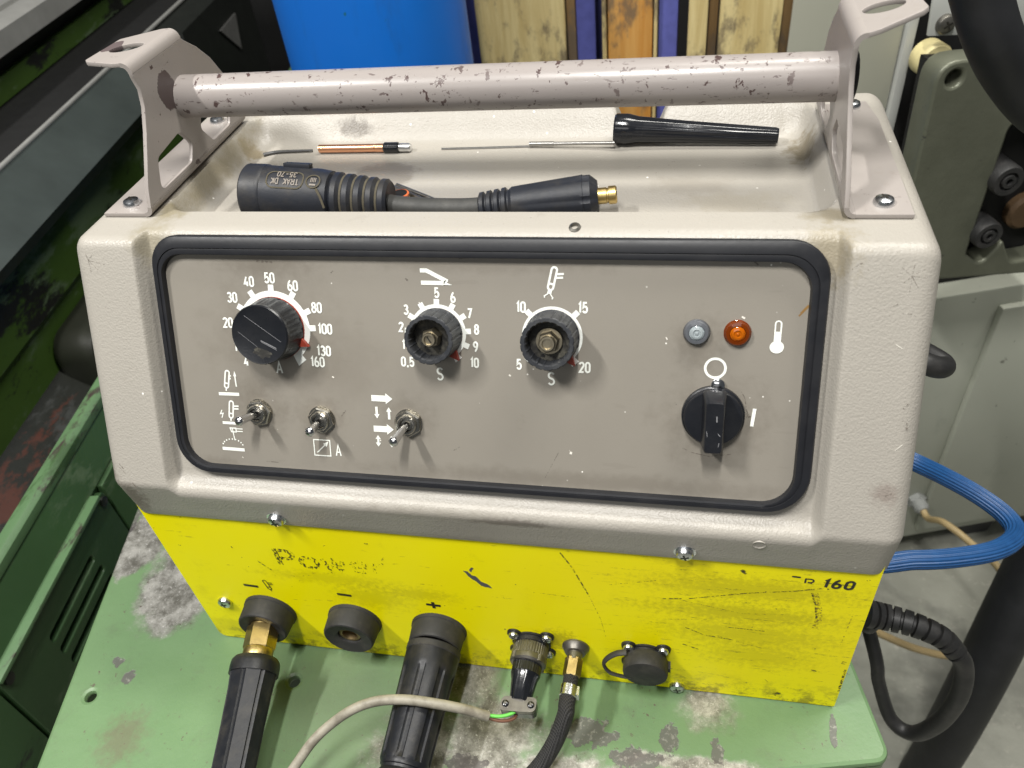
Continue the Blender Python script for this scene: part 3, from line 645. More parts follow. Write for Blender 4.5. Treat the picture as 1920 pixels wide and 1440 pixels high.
# ------------------------------------------------------------------ gasket and control panel
out_o = dict(x0=-0.1805, x1=0.1810, y0=0.0012, y1=0.1423)
def ring(ins, h, rad):
    return [PF(x, y, h) for x, y in rrect(out_o['x0'] + ins[0], out_o['x1'] - ins[1], out_o['y0'] + ins[2], out_o['y1'] - ins[3], rad, 9)]
b = MB()
b.rings([ring((0, 0, 0, 0), 0.0001, [.021, .022, .019, .017]), ring((0, 0, 0, 0), 0.0048, [.021, .022, .019, .017]), ring((.0007, .0008, .0007, .0010), 0.0058, [.0205, .0212, .0182, .0162]),
         ring((.0030, .0044, .0026, .0068), 0.0058, [.0185, .019, .0165, .0145]), ring((.0033, .0048, .0028, .0072), 0.0052, [.018, .0185, .016, .014]), ring((.0037, .0053, .0031, .0078), 0.0054, [.0175, .018, .0155, .0135]),
         ring((.0050, .0078, .0042, .0104), 0.0050, [.0165, .0165, .0145, .0125]), ring((.0054, .0083, .0046, .0110), 0.0011, [.016, .016, .014, .012])], 0, (False, False))
b.build('gasket', MAT['black_gasket'], mach, sharp=50)
b = MB(); b.prism(PF, rrect(out_o['x0'] + .0035, out_o['x1'] - .0035, out_o['y0'] + .003, out_o['y1'] - .0052, [.018, .019, .015, .0132], 9), 0.0003, 0.0012)
def PP(u, v): return PF.px(u, v, HP)
for k, (pts, wd, m) in enumerate([([(1502, 588), (1510, 580), (1517, 573)], 0.0012, 1), ([(1498, 593), (1503, 588)], 0.0008, 1), ([(1022, 896), (1047, 849)], 0.0003, 2), ([(850, 845), (862, 838)], 0.0004, 2), ([(1402, 780), (1396, 745), (1390, 735)], 0.0005, 2),
        ([(1407, 782), (1391, 780)], 0.0008, 2), ([(1400, 775), (1412, 786)], 0.0006, 2), ([(1280, 840), (1295, 848), (1330, 856), (1370, 852)], 0.0004, 2), ([(1412, 488), (1422, 497)], 0.0008, 2), ([(648, 770), (640, 780)], 0.0007, 2),
        ([(620, 512), (624, 508)], 0.0006, 2), ([(500, 865), (522, 867)], 0.0004, 2), ([(760, 522), (764, 526)], 0.0010, 2), ([(860, 485), (880, 483)], 0.0004, 2), ([(480, 489), (510, 492)], 0.0012, 2),
        ([(955, 705), (957, 703)], 0.0012, 3), ([(1070, 852), (1071, 847)], 0.0013, 3), ([(1393, 597), (1395, 594)], 0.0018, 3), ([(624, 708), (625, 706)], 0.0013, 3), ([(455, 858), (456, 857)], 0.0010, 3), ([(1249, 635), (1251, 634)], 0.0015, 3), ([(1266, 757), (1268, 756)], 0.0016, 2)]):
    b.stroke(PF, [PP(*p) for p in pts], wd, 0.00125 + k * 1e-5, m=m)
panel = b.build('control_panel', [MAT['panel'], MAT['rust_streak'], MAT['scuff_brown'], MAT['scratch_pale']], mach, sharp=30)
# printed symbols
def torch(mb, x, y, s, wd, tilt=-12, m=0, h=HP, fr=PF, spray=False, stem=True, leads=1):
    ca, sa = math.cos(math.radians(tilt)), math.sin(math.radians(tilt))
    def T(p): return (x + (p[0] * ca - p[1] * sa) * s, y + (p[0] * sa + p[1] * ca) * s)
    cap = arc(0, .62, .16, .16, 0, 180, 8) + arc(0, -.42, .16, .16, 180, 360, 8)
    mb.stroke(fr, [T(p) for p in cap], wd, h, True, m)
    mb.stroke(fr, [T((-.16, -.22)), T((.16, -.22))], wd, h + 1e-5, m=m)
    if stem: mb.stroke(fr, [T((0, -.58)), T((0, -.82))], wd, h + 2e-5, m=m)
    if leads:
        for k, yy in enumerate((.40, .18)):
            a = T((.16, yy)); mb.stroke(fr, [a, (a[0] + .45 * s * leads, a[1] + (0.02 * s))], wd, h + (3 + k) * 1e-5, m=m)
    if spray:
        for sx_ in (-1, 1):
            mb.stroke(fr, [T(p) for p in ((sx_ * .08, -.58), (sx_ * .10, -.85), (sx_ * .26, -1.0), (sx_ * .22, -1.10))], wd * .55, h + (5 + sx_) * 1e-5, m=m)
def arrow(mb, x0, y0, x1, y1, wd, hd, hl, h=HP, both=False):
    a, c = Vector((x0, y0)), Vector((x1, y1)); d = (c - a).normalized(); nrm = Vector((-d.y, d.x))
    s0 = a + d * hl if both else a
    mb.stroke(PF, [tuple(s0), tuple(c - d * hl)], wd, h)
    mb.poly(PF, [tuple(c), tuple(c - d * hl + nrm * hd), tuple(c - d * hl - nrm * hd)], h + 1e-5)
    if both: mb.poly(PF, [tuple(a), tuple(a + d * hl + nrm * hd), tuple(a + d * hl - nrm * hd)], h + 1e-5)
sym = MB()                                    # welding-mode symbols by the first toggle
sym.stroke(PF, [(-.1509, .0502), (-.1378, .0504)], .0019, HP); torch(sym, -.1447, .0585, .0078, .0009, -10, leads=.35)
sym.stroke(PF, [(-.1390, .0550), (-.1393, .0615)], .0008, HP); sym.poly(PF, [(-.1393, .0645), (-.1402, .0612), (-.1383, .0612)], HP)
sym.stroke(PF, [(-.1507, .0323), (-.1378, .0323)], .0017, HP); torch(sym, -.1442, .0400, .0078, .0009, -8, leads=1)
sym.stroke(PF, [(-.1502, .0402), (-.1514, .0378), (-.1496, .0382), (-.1508, .0352)], .0006, HP)
sym.stroke(PF, [(-.1528, .0159), (-.1384, .0157)], .0020, HP)
sym.stroke(PF, [(-.1440, .0215), (-.1447, .0278), (-.1450, .0290)], .0006, HP)
sym.stroke(PF, [(-.1462, .0292), (-.1425, .0292), (-.1425, .0268), (-.1455, .0268)], .0007, HP + 2e-5, True)
for k in (0, 1): sym.stroke(PF, [(-.1425, .0289 - .0016 * k), (-.1382, .0289 - .0016 * k)], .0006, HP + 1e-5)
for k in range(9):
    th = math.radians(160 - 140 * k / 8); x, y = -.1456 + .0068 * math.cos(th), .0172 + .0050 * math.sin(th); sym.poly(PF, arc(x, y, .0005, .0005, 0, 315, 7), HP)
sym.build('printed_symbol', MAT['white_print'], panel)
sym = MB()                                    # remote control box and A
sym.stroke(PF, [(-.0934, .0251), (-.0834, .0251), (-.0834, .0154), (-.0934, .0154)], .0006, HP, True)
sym.stroke(PF, [(-.0916, .0172), (-.0862, .0224)], .0006, HP); sym.poly(PF, [(-.0842, .0244), (-.0876, .0228), (-.0856, .0209)], HP)
text(sym, PF, 'A', -.0785, .0193, .0068, .0008, HP); sym.build('printed_symbol', MAT['white_print'], panel)
sym = MB()                                    # cycle arrows
arrow(sym, -.0560, .0522, -.0436, .0522, .0036, .0032, .0040); arrow(sym, -.0558, .0340, -.0438, .0340, .0036, .0032, .0040)
arrow(sym, -.0534, .0472, -.0533, .0402, .0014, .0016, .0026); arrow(sym, -.0461, .0400, -.0461, .0472, .0014, .0016, .0026)
arrow(sym, -.0535, .0232, -.0535, .0302, .0012, .0016, .0024, both=True); arrow(sym, -.0455, .0232, -.0455, .0302, .0012, .0016, .0024, both=True)
sym.build('printed_symbol', MAT['white_print'], panel)
sym = MB()                                    # slope-down ramp
sym.stroke(PF, [(-.0240, .1245), (-.0205, .1245), (-.0090, .1188)], .0022, HP); sym.stroke(PF, [(-.0237, .1180), (-.0110, .1180)], .0022, HP + 1e-5)
sym.poly(PF, [(-.0066, .1170), (-.0112, .1189), (-.0096, .1198), (-.0112, .1170)], HP + 2e-5); sym.build('printed_symbol', MAT['white_print'], panel)
sym = MB(); torch(sym, .0467, .1205, .0088, .0011, -12, spray=True, stem=True); sym.build('printed_symbol', MAT['white_print'], panel)
sym = MB()                                    # thermometer
sym.poly(PF, arc(.1594, .0892, .0034, .0032, 0, 345, 23), HP); sym.stroke(PF, arc(.1594, .1010, .0014, .0014, 0, 180, 8) + [(.1580, .0967), (.1608, .0967)], .0007, HP + 1e-5, True)
sym.poly(PF, [(.1577, .0967), (.1611, .0967), (.1611, .0915), (.1577, .0915)], HP + 2e-5); sym.build('printed_symbol', MAT['white_print'], panel)
sym = MB(); sym.stroke(PF, arc(.1305, .0772, .0050, .0050, 0, 350, 35), .0013, HP, True); sym.build('printed_symbol', MAT['white_print'], panel)
sym = MB(); sym.stroke(PF, [(.1512, .0567), (.1503, .0471)], .0017, HP); sym.build('printed_symbol', MAT['white_print'], panel)

# ------------------------------------------------------------------ dials
def fl(n, depth):
    def f(th, t):
        k = (th * n / (2 * math.pi)) % 1.0
        return 1 - depth * (1 if k < 0.18 else 0) * (1 if t > .003 else 0)
    return f
def dial(cx, cy, r_in, r_out, tick_r, ticks, end_deg, labels, unit, knob_r, knob_h, ptr_deg, style, tw, th_):
    p = thing_part('control_knob', cx, cy)
    # printed scale
    s = MB()
    a0 = 360 + end_deg; s_pts = arc(cx, cy, (r_in + r_out) / 2, (r_in + r_out) / 2, end_deg, 180 - end_deg, 60)
    s.stroke(PF, s_pts, r_out - r_in, HP)
    for k, a in enumerate(ticks):
        ca, sa = math.cos(math.radians(a)), math.sin(math.radians(a))
        s.stroke(PF, [(cx + ca * (r_out - .0006), cy + sa * (r_out - .0006)), (cx + ca * tick_r, cy + sa * tick_r)], tw, HP + 1e-5 + k * 2e-6)
    s.poly(PF, [(cx + q * math.cos(math.radians(a)), cy + q * math.sin(math.radians(a))) for q, a in ((r_in, end_deg), (tick_r, end_deg - 3), (tick_r, end_deg + 11), (r_out - .0004, end_deg + 12))], HP + 4e-5)
    s.build('scale_ring', MAT['dirty_white_ring'], p)
    for t_, x, y in labels:
        s = MB(); text(s, PF, t_, x, y, th_, .00100, HP, sx=.88); s.build('scale_number', MAT['white_print'], p)
    s = MB(); text(s, PF, unit[0], unit[1], unit[2], .0065, .0010, HP, sx=1.0); s.build('unit_letter', MAT['white_print'], p)
    b = MB(); o = PF(cx, cy, 0)
    if style == 'cap':
        b.lathe(o, PF.Z, [(knob_r * .99, .0022), (knob_r * 1.01, .0028), (knob_r * 1.0, .0034), (knob_r * .925, knob_h - .003)], 120, ref=PF.X, rfun=fl(20, .020), caps=(True, False))
        b.lathe(o, PF.Z, [(knob_r * .920, knob_h - .0031), (knob_r * .935, knob_h - .0027), (knob_r * .935, knob_h - .0008), (knob_r * .90, knob_h), (knob_r * .87, knob_h - .0002), (0.0001, knob_h - .0004)], 64, caps=(False, True))
        k0 = Fr(PF(cx, cy, knob_h - .00025), PF.X, PF.Y)
        for q, (pts, wd) in enumerate([([(.0005, -.0030), (.0125, -.0086)], .0004), ([(.0005, -.0036), (.0122, -.0094)], .00025), ([(-.0085, .0110), (.0125, -.0035)], .00018), ([(-.0125, .0015), (-.002, -.0065)], .00013)]): b.stroke(k0, pts, wd, q * 1e-5, m=1)
        out = []
        b.poly(k0, [(.0005 + .0050 * math.cos(a) * random.uniform(.75, 1.25), -.0098 - .2 * .004 * math.cos(a) + .0030 * math.sin(a) * random.uniform(.7, 1.3)) for a in [k * math.pi / 12 for k in range(24)]], 2e-5, 2)
        b.build('knob_cap', [MAT['black_knob'], MAT['scratch_dim'], MAT['knob_hollow']], p, sharp=25)
    else:
        hol = .62
        b.lathe(o, PF.Z, [(knob_r * 1.02, .0016), (knob_r * 1.02, .0026), (knob_r * 1.0, .0032), (knob_r * .95, knob_h - .0014), (knob_r * .97, knob_h - .0004), (knob_r * .94, knob_h), (knob_r * .82, knob_h), (knob_r * .78, knob_h - .0010), (knob_r * .76, knob_h * .50)], 120, ref=PF.X, rfun=fl(18, .035), caps=(True, False))
        b.lathe(o, PF.Z, [(knob_r * .765, knob_h * .50), (0.0001, knob_h * .48)], 48, m=1, caps=(False, True))
        b.build('knob_shell', [MAT['dusty_knob'], MAT['knob_hollow']], p, sharp=25)
        b = MB(); hx = .0046 if style == 'slot' else .0050
        if style == 'wash': b.lathe(o, PF.Z, [(.0068, knob_h * .47), (.0068, knob_h * .62), (.0035, knob_h * .62)], 32, m=0)
        b.lathe(o, PF.Z, [(hx * 1.12, knob_h * .44), (hx * 1.14, knob_h * .78), (hx * 1.0, knob_h * .84)], 6, m=0, ref=PF.X, a0=.3)
        b.lathe(o, PF.Z, [(hx * .80, knob_h * .80), (hx * .80, knob_h * .95), (hx * .72, knob_h * .99), (hx * .55, knob_h * .99), (hx * .50, knob_h * .93), (.0001, knob_h * .93)], 32, m=0)
        k0 = Fr(PF(cx, cy, knob_h * .94), PF.X, PF.Y)
        if style == 'slot': b.stroke(k0, [(-.0011, .0017), (.0011, -.0017)], .0008, 0, m=1)
        b.build('collet_nut', [MAT['old_nickel'], MAT['black_ink']], p, sharp=30)
        b = MB(); b.poly(Fr(PF(cx, cy, knob_h * .50 + .0003), PF.X, PF.Y), arc(-.0035 * knob_r / .0137, -.0078 * knob_r / .0137, .0011, .0009, 0, 340, 14), 0)
        b.build('hole', MAT['void_black'], p)
    # red pointer with its disc edge
    b = MB(); ca, sa = math.cos(math.radians(ptr_deg)), math.sin(math.radians(ptr_deg))
    b.lathe(o, PF.Z, [(knob_r * 1.018, .0015), (knob_r * 1.018, .0021), (knob_r * .9, .0024)], 64)
    tip = (cx + ca * (knob_r + .0050), cy + sa * (knob_r + .0050)); l = (cx + ca * knob_r * .98 - sa * .0026, cy + sa * knob_r * .98 + ca * .0026); r = (cx + ca * knob_r * .98 + sa * .0026, cy + sa * knob_r * .98 - ca * .0026)
    b.prism(PF, [tip, l, r], .0018, .0042)
    b.build('pointer', MAT['red_pointer'], p)
def thing_part(name, cx, cy):
    o = bpy.data.objects.new(name, None); o.empty_display_size = 0.01; col.objects.link(o); o.parent = mach; o.location = PF(cx, cy, 0) - mach.location
    return o
dial(-.1110, .0905, .0165, .0214, .0248, [2, 26, 57, 90, 122, 150, 177, 204], -56, [('40', -.1239, .1168), ('50', -.1112, .1190), ('60', -.0977, .1149), ('30', -.1352, .1076), ('80', -.0846, .1030), ('100', -.0806, .0911), ('130', -.0824, .0785), ('160', -.0867, .0720), ('20', -.1396, .0930), ('10', -.1348, .0792), ('4', -.1308, .0707)],
     ('A', -.1106, .0677), .0178, .0190, -24, 'cap', .0033, .0052)
dial(-.0156, .0908, .0118, .0158, .0186, [5, 33, 60, 90, 120, 149, 177, 203, 228, -22], -56, [('0,5', -.0334, .0742), ('1', -.0352, .0838), ('2', -.0361, .0936), ('3', -.0328, .1032), ('5', -.0152, .1128), ('6', -.0063, .1104), ('7', .0025, .1020), ('8', .0061, .0935), ('9', .0053, .0841), ('10', .0045, .0751)],
     ('S', -.0151, .0680), .0136, .0186, -50, 'slot', .0030, .0048)
dial(.0467, .0908, .0120, .0161, .0192, [45, 135, 225], -53, [('10', .0303, .1062), ('15', .0628, .1067), ('5', .0290, .0752), ('20', .0641, .0749)],
     ('S', .0464, .0680), .0143, .0186, -50, 'wash', .0030, .0051)

# ------------------------------------------------------------------ toggles, lamps, switch
def toggle(cx, cy, tip):
    p = thing_part('toggle_switch', cx, cy); o = PF(cx, cy, 0); a0 = random.uniform(0, 1)
    b = MB(); b.lathe(o, PF.Z, [(.0082, .0012), (.0082, .0018), (.004, .0018)], 32)
    b.lathe(o, PF.Z, [(.0076, .0018), (.0080, .0022), (.0080, .0038), (.0073, .0044), (.004, .0045)], 6, ref=PF.X, a0=a0)
    b.lathe(o, PF.Z, [(.0056, .0046), (.0056, .0058), (.0050, .0066), (.0040, .0066), (.0036, .0058)], 32, caps=(True, False)); b.lathe(o, PF.Z, [(.0036, .0058), (.0030, .0040), (.0001, .0040)], 32, m=1, caps=(False, True))
    b.build('hex_nut', [MAT['nickel'], MAT['void_black']], p, sharp=25)
    b = MB(); A = PF(cx, cy, .0045); B = PF(*tip); d = B - A; L = d.length
    b.lathe(A, d, [(.0020, 0), (.0019, L * .25), (.0025, L * .80), (.0028, L * .90), (.0026, L * .96), (.0016, L), (.0001, L + .0005)], 20)
    b.build('lever', MAT['chrome'], p, sharp=60)
toggle(-.1258, .0400, (-.1285, .0409, .0215)); toggle(-.0870, .0377, (-.0862, .0364, .0205)); toggle(-.0347, .0386, (-.0380, .0331, .0205))
def pilot(cx, cy, mat):
    p = thing_part('indicator_lamp', cx, cy); o = PF(cx, cy, 0)
    b = MB(); b.lathe(o, PF.Z, [(.0063, .0012), (.0063, .0030), (.0056, .0042), (.0040, .0044), (.0038, .0036), (.0030, .0036), (.0028, .0044), (.0018, .0046), (.0016, .0040), (.0008, .0040), (.0006, .0046), (.0001, .0046)], 40)
    b.build('lens', mat, p, sharp=30)
    b = MB(); b.lathe(PF(cx, cy, .0003), PF.Z, [(.0037, .0037), (.0031, .0040), (.0029, .0046), (.0019, .0048), (.0017, .0043), (.0009, .0043), (.0007, .0048), (.0001, .0049)], 40); b.build('reflector', MAT['clear_core'] if 'clear' in mat.name else MAT['amber_core'], p, sharp=30)
    b = MB(); b.lathe(o, PF.Z, [(.0067, .0012), (.0067, .0020), (.0063, .0022)], 40, caps=(True, False)); b.build('rim', MAT['chassis_grey'] if 'clear' in mat.name else mat, p)
pilot(.1203, .0957, MAT['clear_lens']); pilot(.1401, .0959, MAT['amber_lens'])
p = thing_part('rotary_switch', .1307, .0520); o = PF(.1307, .0520, 0)
b = MB(); b.lathe(o, PF.Z, [(.0160, .0012), (.0158, .0030), (.0150, .0034), (.0148, .0062), (.0143, .0068), (.0001, .0068)], 64); b.build('disc', MAT['black_knob'], p, sharp=30)
b = MB(); kx, ky = .1307, .0520
prof = round_poly([(kx - .0058, ky + .0152), (kx + .0058, ky + .0152), (kx + .0056, ky - .0155), (kx - .0056, ky - .0155)], .0022)
top = round_poly([(kx - .0047, ky + .0120), (kx + .0047, ky + .0120), (kx + .0046, ky - .0150), (kx - .0046, ky - .0150)], .0020)
b.rings([[PF(x, y, .0066) for x, y in prof], [PF(x, y, .0100) for x, y in prof], [PF(x, y, .0175) for x, y in top], [PF(kx + (x - kx) * .9, ky + (y - ky) * .96, .0183) for x, y in top]])
k0 = Fr(PF(kx, ky, .01835), PF.X, PF.Y)
for q, (pts, wd) in enumerate([([(.001, .005), (.0012, .002)], .0005), ([(.002, -.004), (.0032, -.0055)], .0003), ([(-.003, -.006), (-.0036, -.003)], .0002), ([(.0025, -.011), (.0028, -.009)], .00025)]): b.stroke(k0, pts, wd, q * 1e-5, m=1)
b.build('grip', [MAT['black_knob'], MAT['scratch_dim']], p, sharp=30)
b = MB(); b.lathe(PF(.1322, .0687, 0), PF.Z, [(.0034, .0012), (.0034, .0030), (.0020, .0038), (.0001, .0038)], 24); b.build('stop_pin', MAT['chrome'], p)

# ------------------------------------------------------------------ screws and lettering on the yellow plate
def screw(mb, fr, x, y, h, r, tilt=0.3):
    o = fr(x, y, h)
    mb.lathe(o, fr.Z, [(r, 0), (r, r * .25), (r * .86, r * .55), (r * .5, r * .72), (.0001, r * .76)], 24)
    k = Fr(fr(x, y, h + r * .765), fr.X * math.cos(tilt) + fr.Y * math.sin(tilt), fr.Y * math.cos(tilt) - fr.X * math.sin(tilt))
    for q in (0, 1):
        a = (r * .5, 0) if q else (0, r * .5); mb.stroke(k, [(-a[0], -a[1]), a], r * .22, q * 1e-5, m=1)
SCR = [MAT['zinc'], MAT['black_ink']]
for x, z in ((-.2020, .0530), (.1222, .0052)):
    b = MB(); screw(b, YF, x, z, 0, .0052); b.build('plate_screw', SCR, mach)
for x, z in ((-.1256, .1612 - .17), (.1204, .1622 - .17)):
    b = MB(); b.lathe(SK(x, z, 0), SK.Z, [(.0062, 0), (.0062, .0008), (.003, .0009)], 28); screw(b, SK, x, z, .0008, .0050); b.build('hood_screw', SCR, mach)
b = MB(); b.lathe(SK(.1584, .1768 - .17, -.0002), SK.Z, [(.0036, 0), (.0034, .0012), (.0026, .0006), (.0001, .0002)], 24); b.build('plug_button', MAT['hood'], mach)
b = MB(); pn = PF.px(1090, 437, .004)
b.lathe(V3((0.0575, 0.0755, 0.3195)), (0, -.4, 1), [(.0034, 0), (.0030, .0022), (.0018, .0030), (.0016, .0008), (.0001, .0006)], 18); b.build('plug_button', MAT['dull_alloy'], mach)
b = MB(); text(b, YF, 'Power', -.1015, .1155, .0165, .0034, .00012, sx=1.38, gap=.30); b.build('worn_lettering', MAT['worn_ink'], fplate)
b = MB(); text(b, YF, '160', .2050, .1405, .0072, .0017, .0002, sx=1.15, gap=.36, slant=.10)
b.stroke(YF, [(.1968, .1412), (.2130, .1402)], .0004, .0003); b.stroke(YF, [(.1996, .1352), (.2005, .1354)], .0008, .0002)
b.stroke(YF, [(.1797, .1443), (.1843, .1441)], .0013, .0002)                                        # what is left of the T
b.stroke(YF, [(.1872, .1392), (.1872, .1432), (.1900, .1432)] + arc(.1898, .1416, .0017, .0016, 80, -80, 6) + [(.1885, .1400)], .0010, .0002)  # upper half of the R
b.stroke(YF, [(.1898, .1400), (.1908, .1390)], .0008, .00022); b.build('lettering', MAT['black_ink'], fplate)
b = MB(); b.stroke(YF, [(-.1787, .0779), (-.1678, .0773)], .0026, .0002); b.build('minus_mark', MAT['black_ink'], fplate)
b = MB(); torch(b, -.1597, .0800, .0082, .0007, 8, fr=YF, h=.0002); b.build('torch_mark', MAT['black_ink'], fplate)
b = MB(); b.stroke(YF, [(-.1085, .0784), (-.0983, .0777)], .0025, .0002); b.build('minus_mark', MAT['black_ink'], fplate)
b = MB()
b.stroke(YF, [(-.0452, .0768), (-.0352, .0764)], .0025, .0002); b.stroke(YF, [(-.0402, .0802), (-.0402, .0728)], .0022, .00022); b.build('plus_mark', MAT['black_ink'], fplate)

# ------------------------------------------------------------------ sockets on the yellow plate
ZC = 0.0470
for x in (-.1680, -.1030, -.0410):
    b = MB(); o = YF(x, ZC, 0)
    b.lathe(o, YF.Z, [(.0196, .0001), (.0194, .0022), (.0188, .0028), (.0181, .0140), (.0176, .0152), (.0168, .0157), (.0158, .0152), (.0098, .0144), (.0084, .0134), (.0078, .005)], 56, caps=(True, False))
    so = b.build('welding_socket', MAT['black_rubber'], mach, sharp=30)
    b = MB(); b.lathe(o, YF.Z, [(.0078, .0055), (.0076, .0122), (.0062, .0126), (.0056, .0122), (.0052, .0055), (.0001, .0050)], 40, caps=(False, True)); b.box(Fr(o, YF.X, YF.Z.cross(YF.X), YF.Z), -.0015, .0015, .0030, .0060, .005, .0108)
    b.build('brass_insert', MAT['old_brass'], so, sharp=30)
def flange_socket(x, z):
    p = bpy.data.objects.new('panel_connector', None); col.objects.link(p); p.parent = mach; p.location = YF(x, z, 0) - mach.location
    b = MB(); b.lathe(YF(x, z, 0), YF.Z, [(.0132, .0001), (.0132, .0014), (.0122, .0017), (.0120, .0045), (.0108, .0050)], 48)
    for sx_, sz in ((-1, 1), (1, 1), (-1, -1), (1, -1)): b.lathe(YF(x + sx_ * .0112, z + sz * .0100, 0), YF.Z, [(.0049, .00012), (.0047, .0015)], 28)
    b.build('flange', MAT['black_plastic'], p)
    for sx_, sz in ((-1, 1), (1, 1), (-1, -1), (1, -1)):
        b = MB(); b.lathe(YF(x + sx_ * .0112, z + sz * .0100, 0), YF.Z, [(.0042, .0016), (.0040, .0019)], 24, m=1); screw(b, YF, x + sx_ * .0112, z + sz * .0100, .0018, .0035, random.uniform(0, 1)); b.build('flange_screw', SCR, p)
    return p
flange_socket(.0238, .0425)
cp = flange_socket(.1005, .0425)
b = MB(); o = YF(.1008, .0425, 0)
b.lathe(o, YF.Z, [(.0138, .0040), (.0146, .0050), (.0146, .0128), (.0141, .0146), (.0128, .0150), (.0001, .0150)], 48); b.box(YF, .1138, .1168, .0405, .0450, .0045, .0100)
b.build('dust_cap', MAT['black_rubber'], cp, sharp=40)
b = MB(); lp = smooth_path([YF(.0885, .0530, .0058), YF(.0815, .0500, .0060), YF(.0755, .0450, .0075), YF(.0735, .0395, .0090), YF(.0775, .0350, .0115), YF(.0850, .0345, .0130), YF(.0920, .0355, .0138)], 6)
b.tube(lp, .0022, 10, flat=0.55); b.build('cap_strap', MAT['black_rubber'], cp)
b = MB(); o = YF(.0540, .0430, 0); b.lathe(o, YF.Z, [(.0092, .0001), (.0092, .0012), (.0086, .0020), (.0078, .0034), (.0068, .0052), (.0055, .0056)], 40)
b.lathe(o, YF.Z, [(.0052, .0050), (.0050, .0110), (.0040, .0112)], 24); b.build('gas_outlet', MAT['dull_alloy'], mach, sharp=30)
b = MB(); b.poly(YF, arc(.0835, .0415, .0022, .0034, 0, 345, 16), .0002); b.build('paint_smudge', MAT['scratch_pale'], fplate)

# ------------------------------------------------------------------ handle
def hbracket(sx_):
    p = bpy.data.objects.new('handle_bracket', None); col.objects.link(p); p.parent = mach; p.location = V3((sx_ * .187, .15, ZT)) - mach.location
    UF = Fr((sx_ * .1862, 0, 0), (0, 1, 0), (0, 0, 1), (sx_, 0, 0))
    zb = ZT + .0062; TH = .0024
    outl = [(.0838, zb), (.0880, .338), (.0955, .350), (.1040, .3640), (.1098, .3750), (.1118, .3840), (.1095, .3915), (.1095, .3935), (.1640, .3935), (.1665, .3915), (.1775, .3840), (.1890, .3735), (.1995, .3590), (.2065, .3420), (.2120, zb)]
    h1 = round_poly([(.0985, .3300), (.1055, .3470), (.1330, .3500), (.1425, .3385), (.1360, .3295)], [.004, .005, .006, .005, .004])
    h2 = round_poly([(.1560, .3415), (.1600, .3480), (.1850, .3480), (.1945, .3380), (.1900, .3295), (.1660, .3295)], [.004, .004, .006, .005, .004, .005])
    hol = arc(.150, .364, .0126, .0126, 0, 350, 30)
    mb = plate(UF, outl, [h1, h2], 0, TH, bevel=.0004)
    def bend(y0f, y1f, zc, up, rad, L, tipy):   # quarter bend from the upright to an outward flange
        rings_ = []; N = 7
        for k in range(N + 1):
            th = math.pi / 2 * k / N; ring_ = []
            for rr in (rad, rad + TH):
                if up: dx, dz = TH + rad - rr * math.cos(th), rr * math.sin(th)
                else: dx, dz = TH + rad - rr * math.cos(th), -rr * math.sin(th)
                ring_.append((dx, zc + dz))
            a, c = ring_; rings_.append([UF(y0f, a[1], a[0]), UF(y1f, a[1], a[0]), UF(y1f, c[1], c[0]), UF(y0f, c[1], c[0])])
        mb.rings(rings_, 0, (True, True))
    bend(.0838, .2120, zb, False, .0035, 0, 0)
    ft = Fr((0, 0, ZT + .0003), (sx_, 0, 0), (0, 1, 0), (0, 0, 1))
    xin = .1862 + TH + .0035
    fo = plate(ft, [(xin, .0838), (.2185, .0838), (.2185, .1900), (.2150, .2150), (xin, .2120)], [], 0, TH, bevel=.0003)
    mb.add(fo.v, fo.f)
    # top tab
    bend(.1095, .1640, .3935, True, .0035, 0, 0)
    zt_ = .3935 + .0035; rise = 0.30 if sx_ > 0 else -0.02
    tf = Fr((sx_ * (.1862 + TH + .0035), 0, zt_ + 0.0012), (sx_ * 1, 0, rise), (0, 1, 0))
    tf.Z = V3((-rise * sx_, 0, 1)).normalized()
    slot = [(.0102 + .0090 * math.cos(q) * 1.0, .1345 + .0066 * math.sin(q) - .0022 * math.cos(q)) for q in [math.pi * 2 * k / 24 for k in range(24)]]
    tl = round_poly([(-.0005, .1095), (.005, .1095), (.0235, .1150), (.0262, .1180), (.0240, .1500), (.017, .1550), (.004, .1640), (-.0005, .1640)], [0.0005, .004, .002, .002, .003, .003, .004, .0005], 4)
    tb = plate(tf, tl, [slot], -.0012, .0012, bevel=.0004); mb.add(tb.v, tb.f)
    for q in mb.v:
        if q.z > ZT + .008: q.x -= sx_ * .0045 * (q.z - ZT - .008) / .07
    mb.build('bent_sheet', MAT['bracket'], p, sharp=40)
    for y in (.0945, .2078):
        b = MB(); fs = Fr((0, 0, ZT + .0003 + TH), (1, 0, 0), (0, 1, 0), (0, 0, 1)); screw(b, fs, sx_ * .2062, y, 0, .0050, random.uniform(0, 1)); b.build('foot_screw', SCR, p)
hbracket(-1); hbracket(1)
b = MB(); b.lathe((-.1858, .150, .3645), (1, 0, 0), [(.0112, 0), (.0122, .0003), (.0122, .3717), (.0112, .3720)], 48); b.build('handle_tube', MAT['tube'], mach)
for s_ in (-1, 1):
    b = MB(); b.lathe((s_ * .1888, .150, .3645), (s_, 0, 0), [(.0128, 0), (.0128, .0030), (.0118, .0042), (.0001, .0044)], 40); b.build('end_cap', MAT['void_black'], mach)

